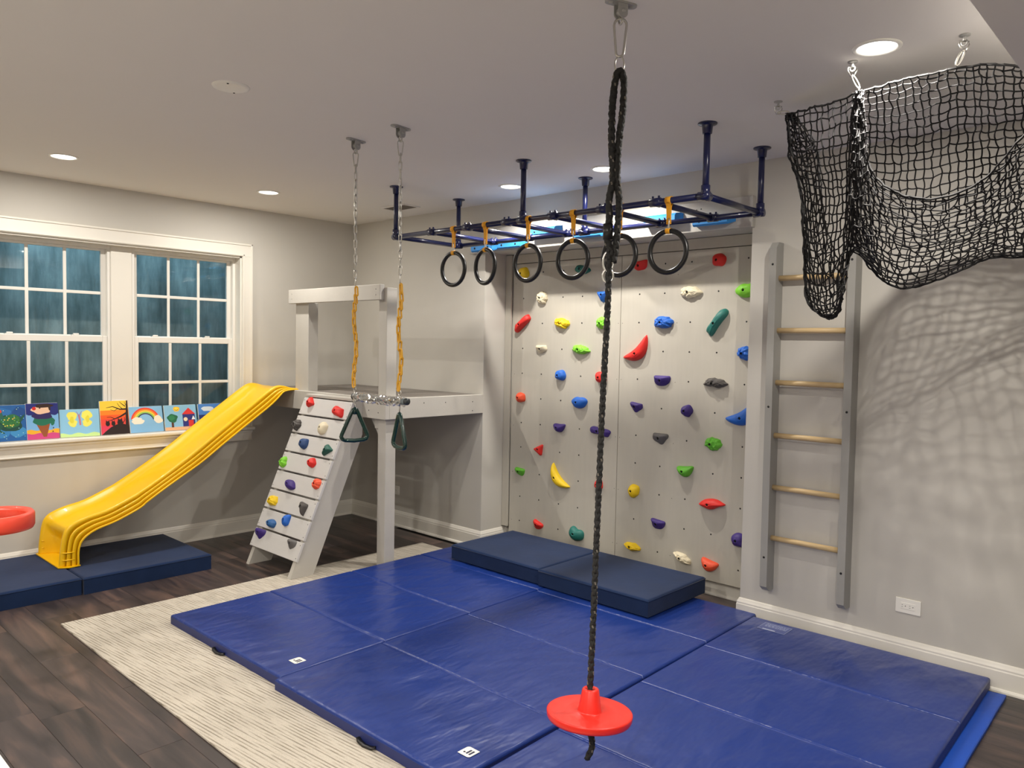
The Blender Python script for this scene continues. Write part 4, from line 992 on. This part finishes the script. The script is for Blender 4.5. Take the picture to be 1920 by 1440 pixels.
# ================================================================== CARGO NET
P1=[[(-0.95,-4.548,2.637),(-1.03,-4.679,2.618),(-1.12,-4.812,2.598),(-1.22,-4.935,2.585)],[(-0.95,-4.576,2.458),(-1.03,-4.698,2.424),(-1.12,-4.82,2.398),(-1.2,-4.93,2.395)],[(-0.96,-4.636,2.288),(-1.02,-4.734,2.245),(-1.1,-4.834,2.221),(-1.15,-4.909,2.225)],[(-0.98,-4.653,2.057),(-1.02,-4.731,2.025),(-1.08,-4.82,2.023),(-1.1,-4.894,2.068)],[(-1.0,-4.679,1.828),(-1.02,-4.74,1.792),(-1.06,-4.821,1.799),(-1.1,-4.874,1.88)],[(-1.02,-4.764,1.754),(-1.03,-4.79,1.742),(-1.05,-4.825,1.752),(-1.06,-4.845,1.777)]]
P2=[[(-1.225,-4.944,2.581),(-1.22,-5.033,2.591),(-1.22,-5.141,2.598),(-1.235,-5.275,2.593),(-1.22,-5.373,2.585),(-1.2,-5.47,2.558)],[(-1.12,-4.908,2.487),(-0.98,-4.972,2.506),(-0.94,-5.086,2.515),(-1.02,-5.234,2.508),(-0.95,-5.326,2.507),(-0.95,-5.439,2.494)],[(-0.98,-4.853,2.345),(-0.76,-4.91,2.354),(-0.7,-5.028,2.359),(-0.74,-5.176,2.363),(-0.7,-5.288,2.375),(-0.7,-5.412,2.377)],[(-0.92,-4.83,2.183),(-0.66,-4.866,2.146),(-0.58,-4.995,2.121),(-0.58,-5.147,2.164),(-0.57,-5.28,2.196),(-0.56,-5.397,2.206)],[(-0.9,-4.822,2.098),(-0.64,-4.833,1.963),(-0.52,-4.915,1.897),(-0.46,-5.087,1.953),(-0.46,-5.227,2.014),(-0.46,-5.389,2.01)]]
P3=[[(-1.24,-4.942,2.566),(-1.18,-4.958,2.355),(-1.14,-5.022,2.237),(-1.12,-5.167,2.175),(-1.12,-5.312,2.2),(-1.15,-5.404,2.274),(-1.2,-5.493,2.364)],[(-1.12,-4.896,2.437),(-1.05,-4.918,2.261),(-1.0,-4.992,2.155),(-0.98,-5.143,2.092),(-0.98,-5.294,2.117),(-1.0,-5.389,2.172),(-1.0,-5.466,2.237)],[(-1.0,-4.855,2.277),(-0.88,-4.873,2.118),(-0.8,-4.95,2.032),(-0.76,-5.108,2.015),(-0.76,-5.259,2.057),(-0.76,-5.356,2.09),(-0.76,-5.433,2.113)],[(-0.9,-4.822,2.098),(-0.64,-4.833,1.963),(-0.52,-4.915,1.897),(-0.46,-5.087,1.953),(-0.46,-5.227,2.014),(-0.46,-5.314,2.024),(-0.46,-5.389,2.01)]]
P4=[[(-0.93,-4.529,2.642),(-0.94,-4.548,2.641),(-0.95,-4.567,2.635),(-0.96,-4.581,2.628)],[(-0.9,-4.527,2.557),(-0.91,-4.563,2.532),(-0.94,-4.619,2.51),(-0.97,-4.659,2.52)],[(-0.88,-4.534,2.454),(-0.9,-4.588,2.396),(-0.93,-4.647,2.405),(-0.98,-4.7,2.433)],[(-0.88,-4.582,2.331),(-0.9,-4.625,2.161),(-0.92,-4.676,2.153),(-0.98,-4.732,2.185)],[(-0.9,-4.62,2.045),(-0.92,-4.664,1.971),(-0.94,-4.725,1.966),(-1.0,-4.79,2.023)],[(-0.92,-4.654,1.822),(-0.95,-4.725,1.762),(-0.98,-4.793,1.76),(-1.02,-4.855,1.909)]]
P5=[[(-1.24,-4.938,2.579),(-1.25,-4.949,2.578),(-1.25,-4.957,2.576),(-1.24,-4.961,2.574)],[(-1.2,-4.909,2.479),(-1.22,-4.932,2.46),(-1.22,-4.948,2.458),(-1.22,-4.97,2.467)],[(-1.16,-4.89,2.287),(-1.18,-4.914,2.271),(-1.18,-4.934,2.268),(-1.18,-4.972,2.293)],[(-1.12,-4.873,2.088),(-1.12,-4.895,2.066),(-1.12,-4.917,2.054),(-1.12,-4.982,2.038)],[(-1.08,-4.847,1.862),(-1.06,-4.864,1.948),(-1.04,-4.883,2.008),(-0.95,-4.96,1.918)]]
def ssamp(P, u, v):
    return cr1([cr1(r, u * (len(r) - 1)) for r in P], v * (len(P) - 1))
netroot = empty('cargo_net', (-1.1, -4.95, 2.6), 'black knotted cargo net slung in drapes from ceiling hooks, top right', 'net')
def netpatch(P, nu, nv, seed, r=.0029, jit=.15, edge=(1, 1, 0, 0)):
    rg_ = random.Random(seed); G = []
    for j in range(nv + 1):
        row = []
        for i in range(nu + 1):
            u = (i + (rg_.uniform(-jit, jit) if 0 < i < nu else 0)) / nu; v = (j + (rg_.uniform(-jit, jit) if 0 < j < nv else 0)) / nv
            p = Vector(ssamp(P, u, v)); p += Vector((rg_.uniform(-1, 1), rg_.uniform(-.3, .3), rg_.uniform(-.3, .3))) * .009
            row.append(p)
        G.append(row)
    mbn = MB()
    def cord(a, b, rr=r):
        m = (a + b) / 2 + Vector((rg_.uniform(-1, 1), rg_.uniform(-1, 1), rg_.uniform(-1.3, .3))) * (a - b).length * .10
        q = [a, a.lerp(m, .55) * 1.0, m, m.lerp(b, .45), b]
        mbn.tube([q[0], m, q[-1]] if (a - b).length < .02 else [a, (a * .3 + m * .75 - b * .05), (b * .3 + m * .75 - a * .05), b], rr, 4, cap=False)
    for j in range(nv + 1):
        for i in range(nu + 1):
            if i < nu: cord(G[j][i], G[j][i + 1], r * (1.5 if (j == 0 and edge[0]) or (j == nv and edge[1]) else 1))
            if j < nv: cord(G[j][i], G[j + 1][i], r * (1.5 if (i == 0 and edge[2]) or (i == nu and edge[3]) else 1))
            p = G[j][i]; k = r * 1.75
            mbn.add([p + Vector(d) * k for d in ((1, 0, 0), (-1, 0, 0), (0, 1, 0), (0, -1, 0), (0, 0, 1), (0, 0, -1))], [(0, 2, 4), (2, 1, 4), (1, 3, 4), (3, 0, 4), (2, 0, 5), (1, 2, 5), (3, 1, 5), (0, 3, 5)])
    b_ = wloc(netroot); mbn.v = [sub(p, b_) for p in mbn.v]
    o = mbn.build('net_drape', ropem, netroot); o['kind'] = 'stuff'
netpatch(P1, 12, 28, 1, edge=(1, 1, 1, 0)); netpatch(P2, 22, 25, 2); netpatch(P3, 25, 19, 3, jit=.36); netpatch(P4, 10, 28, 4, jit=.3, edge=(0, 1, 1, 0)); netpatch(P5, 8, 26, 5, edge=(0, 0, 0, 0))
# ceiling hooks of the net
for (hx, hy, nx, ny, nz, lab) in ((-.952, -4.503, -.945, -4.55, 2.645, 'small steel hook holding the left corner of the cargo net'), (-1.225, -4.916, -1.228, -4.945, 2.592, 'small steel hook left of the bright lamp, holding the cargo net'), (-1.232, -5.291, -1.236, -5.27, 2.600, 'small steel hook with a long link, rightmost of the three net hooks')):
    t = empty('net_hook', (hx, hy, H), lab, 'hook', 'steel ceiling hooks of the cargo net')
    mb = MB(); mb.lathe([(0, 0), (.018, 0), (.018, -.003), (.01, -.005), (.005, -.006), (.005, -.02)], n=16); mb.build('eye_base', galv, t)
    MB().tube([(.0, .009 * math.cos(a), -.026 + .009 * math.sin(a)) for a in [2 * PI * k / 16 for k in range(16)]], .003, 6, closed=True).build('eye', galv, t)
    MB().tube(to3([(-.0165, 0), (.0165, 0), (.018, -.01), (.006, -.034), (-.006, -.034), (-.018, -.01)], (0, 0, -.022), (.7, -.7)), .0026, 6, closed=True).build('delta_link', steel, t)
    e = Vector((nx - hx, ny - hy, nz - H)); a = Vector((0, 0, -.05)); dv = (e - a); ax = Vector((.6, .75, 0)).normalized()
    L_ = dv.length; dvn = dv.normalized(); sd = ax.cross(dvn).normalized()
    pts = [a + dvn * (L_ * .5) + dvn * (math.cos(q) * (L_ * .5)) + sd * (math.sin(q) * .0075) for q in [2 * PI * k / 20 for k in range(20)]]
    MB().tube([tuple(p) for p in pts], .0034, 6, closed=True).build('carabiner', steel, t)

# ================================================================== PAINTINGS ON THE SILL
def ell(cx, cy, rx, ry, n=20, a0=0): return [(cx + rx * math.cos(2 * PI * k / n + a0), cy + ry * math.sin(2 * PI * k / n + a0)) for k in range(n)]
def blob(cx, cy, rx, ry, s, n=22, amp=.14):
    rg_ = random.Random(s); p = [rg_.uniform(0, 6.28) for _ in range(3)]
    return [(cx + rx * math.cos(t) * (1 + amp * math.sin(3 * t + p[0]) * .6 + amp * math.sin(5 * t + p[1]) * .5), cy + ry * math.sin(t) * (1 + amp * math.sin(4 * t + p[2]) * .6)) for t in [2 * PI * k / n for k in range(n)]]
def rect(a, b, c, d): return [(a, b), (c, b), (c, d), (a, d)]
def strip(pts, w0, w1):
    L_ = []; R_ = []; n = len(pts)
    for i, p in enumerate(pts):
        a = pts[max(0, i - 1)]; b = pts[min(n - 1, i + 1)]; dx, dy = b[0] - a[0], b[1] - a[1]; l = math.hypot(dx, dy) or 1; w = (w0 + (w1 - w0) * i / (n - 1)) / 2
        L_.append((p[0] - dy / l * w, p[1] + dx / l * w)); R_.append((p[0] + dy / l * w, p[1] - dx / l * w))
    return L_ + R_[::-1]
def wavy(y0, y1, amp, s, x0=0, x1=1): 
    return [(x0 + (x1 - x0) * i / 14, y1 + amp * math.sin(i * 1.1 + s)) for i in range(15)] + [(x1, y0), (x0, y0)]
def turtle():
    r_ = random.Random(2); P = [((28, 92, 160), rect(0, 0, 1, 1)), ((52, 128, 190), blob(.25, .3, .28, .22, 1)), ((24, 74, 140), blob(.8, .75, .2, .2, 2)), ((60, 140, 196), blob(.75, .25, .25, .15, 3)), ((40, 110, 176), blob(.3, .8, .25, .12, 8))]
    P += [((18, 70, 62), blob(.52, .5, .36, .24, 5)), ((40, 110, 60), blob(.55, .55, .28, .19, 6)), ((24, 84, 66), strip([(.28, .45), (.2, .3), (.35, .22)], .1, .03)), ((24, 84, 66), strip([(.8, .55), (.95, .72)], .1, .03)), ((34, 96, 84), strip([(.3, .62), (.24, .8)], .12, .1)), ((208, 60, 44), blob(.2, .84, .09, .07, 9)), ((230, 90, 60), blob(.2, .86, .05, .04, 4))]
    for k in range(26): P.append((r_.choice([(190, 200, 80), (120, 170, 70), (60, 130, 60), (214, 196, 90)]), blob(.52 + r_.uniform(-.24, .26), .52 + r_.uniform(-.15, .15), .022, .018, k)))
    for k in range(26): P.append((r_.choice([(150, 205, 215), (120, 190, 210), (190, 220, 180)]), blob(r_.random() * .94 + .03, r_.random() * .94 + .03, .014, .012, k + 50)))
    return P
def icecream():
    return [((120, 176, 226), rect(0, 0, 1, 1)), ((30, 40, 120), rect(0, .70, 1, 1)), ((30, 40, 120), blob(.15, .75, .16, .08, 1)), ((30, 40, 120), blob(.86, .74, .15, .08, 2)), ((236, 176, 44), wavy(.12, .26, .02, 0)), ((206, 70, 130), wavy(0, .16, .015, 2)),
            ((150, 80, 40), [(.30, .42), (.72, .42), (.60, .06), (.50, .06)]), ((26, 110, 84), blob(.52, .52, .34, .14, 3)), ((26, 110, 84), blob(.80, .44, .06, .07, 4)), ((42, 30, 92), blob(.5, .66, .31, .11, 5)), ((236, 196, 168), blob(.48, .82, .30, .12, 6)), ((52, 30, 26), blob(.56, .93, .28, .055, 7)), ((52, 30, 26), strip([(.72, .93), (.74, .80)], .08, .05)), ((52, 30, 26), strip([(.42, .93), (.43, .85)], .07, .04)), ((206, 40, 36), ell(.25, .86, .06, .05)), ((60, 40, 20), ell(.82, .30, .02, .02, 8)), ((60, 40, 20), ell(.80, .20, .02, .02, 8))]
def butterfly():
    return [((140, 196, 228), rect(0, 0, 1, 1)), ((200, 232, 150), wavy(0, .12, .03, 1)), ((238, 232, 100), blob(.30, .76, .13, .16, 1)), ((238, 232, 100), blob(.32, .50, .11, .14, 2)), ((238, 232, 100), blob(.68, .78, .14, .17, 3)), ((238, 232, 100), blob(.68, .50, .12, .14, 4)), ((226, 214, 60), blob(.3, .62, .05, .13, 5)), ((226, 214, 60), blob(.7, .64, .05, .13, 6)), ((196, 120, 140), strip([(.51, .42), (.5, .62), (.48, .80)], .045, .05)), ((170, 110, 150), strip([(.48, .78), (.42, .92)], .02, .01)), ((170, 110, 150), strip([(.49, .78), (.56, .93)], .02, .01))]
def sunset():
    P = [((232, 70, 60), rect(0, 0, 1, 1)), ((240, 90, 34), rect(0, .46, 1, .60)), ((244, 134, 32), rect(0, .58, 1, .78)), ((246, 208, 66), rect(0, .72, 1, 1)), ((226, 60, 90), wavy(0, .26, .02, 0)), ((34, 18, 20), [(.0, 0), (1, 0), (1, .24), (.8, .3), (.55, .29), (.35, .22), (.15, .1), (.04, .02)]), ((34, 18, 20), strip([(.93, .0), (.94, .5), (.97, 1)], .14, .05)),
         ((34, 18, 20), strip([(.92, .62), (.7, .52), (.5, .46), (.28, .4)], .06, .012)), ((34, 18, 20), strip([(.5, .46), (.36, .52), (.22, .52)], .025, .008)), ((34, 18, 20), strip([(.92, .74), (.7, .74), (.45, .83), (.22, .80)], .05, .01)), ((34, 18, 20), strip([(.62, .76), (.5, .70), (.36, .74)], .02, .008)), ((34, 18, 20), strip([(.9, .82), (.78, .9), (.7, .97)], .03, .008)), ((34, 18, 20), strip([(.94, .84), (.87, .96)], .02, .008)), ((34, 18, 20), strip([(.8, .74), (.68, .84), (.62, .93)], .025, .008))]
    for cx, r in ((.24, .075), (.44, .07), (.68, .10)):
        P += [((34, 18, 20), ell(cx, .28 + r * .6, r, r)), ((34, 18, 20), [(cx - r * .8, .28 + r), (cx - r * .7, .28 + r * 2.1), (cx - r * .1, .28 + r * 1.4)]), ((34, 18, 20), [(cx + r * .8, .28 + r), (cx + r * .7, .28 + r * 2.1), (cx + r * .1, .28 + r * 1.4)])]
    P += [((34, 18, 20), strip([(.76, .3), (.86, .42), (.84, .5)], .03, .015))]
    return P
def rainbow():
    P = [((130, 184, 226), rect(0, 0, 1, 1))]
    for k, c in enumerate([(226, 60, 40), (240, 130, 40), (244, 200, 60), (140, 196, 90), (40, 30, 90)]):
        r0 = .42 - k * .042; P.append((c, [(.47 + 1.0 * (r0 * 1.05) * math.cos(a), .42 + r0 * 1.28 * math.sin(a)) for a in [PI * (.06 + .88 * i / 18) for i in range(19)]]))
    r0 = .235; P.append(((130, 184, 226), [(.47 + r0 * 1.02 * math.cos(a), .40 + r0 * 1.28 * math.sin(a)) for a in [PI * (-.02 + 1.04 * i / 18) for i in range(19)]] + [(.2, .3), (.75, .3)]))
    P += [((236, 230, 214), blob(.24, .42, .19, .10, 1)), ((236, 230, 214), blob(.22, .50, .14, .10, 2)), ((236, 230, 214), blob(.84, .50, .12, .14, 3)), ((236, 230, 214), blob(.88, .43, .13, .10, 4))]
    return P
def house():
    return [((134, 188, 224), rect(0, 0, 1, 1)), ((226, 176, 136), rect(0, 0, 1, .13)), ((240, 190, 40), blob(.38, .84, .10, .10, 1)), ((250, 214, 70), ell(.38, .84, .06, .07)), ((110, 70, 30), strip([(.33, .82), (.38, .79), (.43, .82)], .02, .02)), ((84, 46, 30), rect(.20, .12, .27, .34)), ((22, 104, 72), blob(.24, .48, .16, .17, 2)), ((40, 130, 84), blob(.22, .50, .09, .10, 3)),
            ((34, 40, 120), rect(.56, .13, .95, .62)), ((216, 48, 46), [(.54, .62), (.97, .62), (.76, .88)]), ((236, 214, 180), ell(.65, .42, .065, .08)), ((214, 50, 48), rect(.74, .13, .90, .38)), ((240, 240, 240), [(.84, .40), (.96, .40), (.90, .56)])]
def seascape():
    return [((70, 130, 206), rect(0, 0, 1, 1)), ((26, 44, 120), rect(0, .3, 1, .56)), ((150, 60, 70), rect(0, .0, 1, .3)), ((214, 226, 236), blob(.3, .8, .2, .1, 1)), ((214, 226, 236), blob(.42, .76, .12, .07, 2))]
PAINT = [('turtle', turtle, -2.775, .205, .25, 'blue painted canvas of a green sea turtle, leftmost on the sill'), ('ice', icecream, -2.573, .203, .255, 'painted canvas of an ice cream cone on a navy and pink ground'), ('fly', butterfly, -2.338, .254, .203, 'light blue painted canvas of a yellow butterfly'),
         ('sun', sunset, -2.098, .203, .254, 'painted canvas of an orange sunset with black tree and cats'), ('bow', rainbow, -1.868, .250, .203, 'light blue painted canvas of a rainbow with two clouds'), ('house', house, -1.606, .250, .203, 'painted canvas of a blue house, tree and smiling sun'), ('sea', seascape, -1.335, .250, .203, 'blue painted canvas mostly hidden behind the slide, rightmost on the sill')]
PMC = {}
for key, fn, xc, w, h, lab in PAINT:
    t = empty('painted_canvas', (xc, .022, .8905), lab, 'painting', 'children\'s paintings along the window sill')
    t.rotation_euler = (-(.16 if h > .22 else .22), 0, (.0, .03, -.12, .05, .02, -.03, 0)[[p[0] for p in PAINT].index(key)])
    MB().box(-w / 2, w / 2, 0, .012, 0.002, h, c=.002).build('canvas', whitem, t)
    mb = MB(); mats = []; 
    for k, (c, poly) in enumerate(fn()):
        nm = 'paint_%d_%d_%d' % c
        m = pm(nm, c, .5)
        if m not in mats: mats.append(m)
        yy = -.0006 - k * .00006
        poly = [(max(.0, min(1, a)), max(.0, min(1, b))) for a, b in poly]
        V = [((a - .5) * w * .992, yy, .003 + b * (h - .004)) for a, b in poly]
        # orient towards the room
        ar = sum(V[i][0] * V[(i + 1) % len(V)][2] - V[(i + 1) % len(V)][0] * V[i][2] for i in range(len(V)))
        F = tuple(range(len(V))) if ar > 0 else tuple(range(len(V) - 1, -1, -1))
        mb.add(V, [F], mats.index(m))
    mb.build('picture', mats, t)

# ================================================================== TOY HOOP (left edge)
hc = Vector((-3.373, -2.173, .835)); hr = .1487
hp = empty('toy_basketball_hoop', (-3.55, -2.198, 0), 'red-orange toy basketball hoop rim reaching in from the left edge', 'basketball hoop')
hb_ = Vector(wloc(hp))
mb = MB(); prof = [(hr - .030, -.0), (hr - .024, .012), (hr - .008, .014), (hr, .004), (hr, -.045), (hr - .006, -.058), (hr - .016, -.060), (hr - .022, -.045), (hr - .030, -.02), (hr - .030, 0)]
mb.lathe(prof, tuple(hc - hb_), n=56); mb.build('rim', hoopm, hp, fixn=True)
dirb = Vector((-.8, .6, 0)).normalized()
side = Vector((-dirb.y, dirb.x, 0))
c0 = hc - hb_ + dirb * (hr - .02); c1 = hc - hb_ + dirb * (hr + .12)
mb = MB(); mb.tube([tuple(c0 + side * .05 + Vector((0, 0, -.02))), tuple(c1 + side * .07 + Vector((0, 0, -.02)))], .016, 8); mb.tube([tuple(c0 - side * .05 + Vector((0, 0, -.02))), tuple(c1 - side * .07 + Vector((0, 0, -.02)))], .016, 8)
mb.build('bracket', hoopm, hp)
M = Matrix(((side.x, dirb.x, 0, c1.x), (side.y, dirb.y, 0, c1.y), (0, 0, 1, c1.z), (0, 0, 0, 1)))
mb = MB().box(-.26, .26, 0, .025, -.06, .32, c=.01).xf(M); mb.build('backboard', whitem, hp)
mb = MB(); q = c1 + dirb * .045; mb.tube([(q.x, q.y, .03), (q.x, q.y, c1.z + .2)], .03, 14); mb.build('pole', blackm, hp)
mb = MB(); mb.lathe([(0, .07), (.05, .07), (.2, .04), (.24, .01), (.24, 0), (0, 0)], (q.x, q.y, 0), n=32); mb.build('base', blackm, hp)

# ================================================================== WHITE SLATTED CRATE (bottom-left corner)
t = empty('white_slatted_rack', (-3.80, -3.05, 0), 'corner of a low white slatted rack at the bottom-left edge', 'rack')
X0, X1, Y0_, Y1_, Z1_ = -4.08, -3.517, -3.4, -2.835, .1
def rk(n, a, b, c, d, e, f): wbuild(MB().box(a, b, c, d, e, f, c=.004), n, whitem, t)
rk('frame_rail', X1 - .028, X1, Y0_, Y1_, .07, .1); rk('frame_rail', X0, X0 + .028, Y0_, Y1_, .07, .1); rk('frame_rail', X0 + .028, X1 - .028, Y1_ - .028, Y1_, .07, .1); rk('frame_rail', X0 + .028, X1 - .028, Y0_, Y0_ + .028, .07, .1)
for k in range(5): rk('slat', X0 + .028, X1 - .028, Y1_ - .115 - k * .085, Y1_ - .09 - k * .085, .075, .095)
for a in (X0, X1 - .028):
    for b in (Y0_, Y1_ - .028): rk('leg', a, a + .028, b, b + .028, 0, .07)
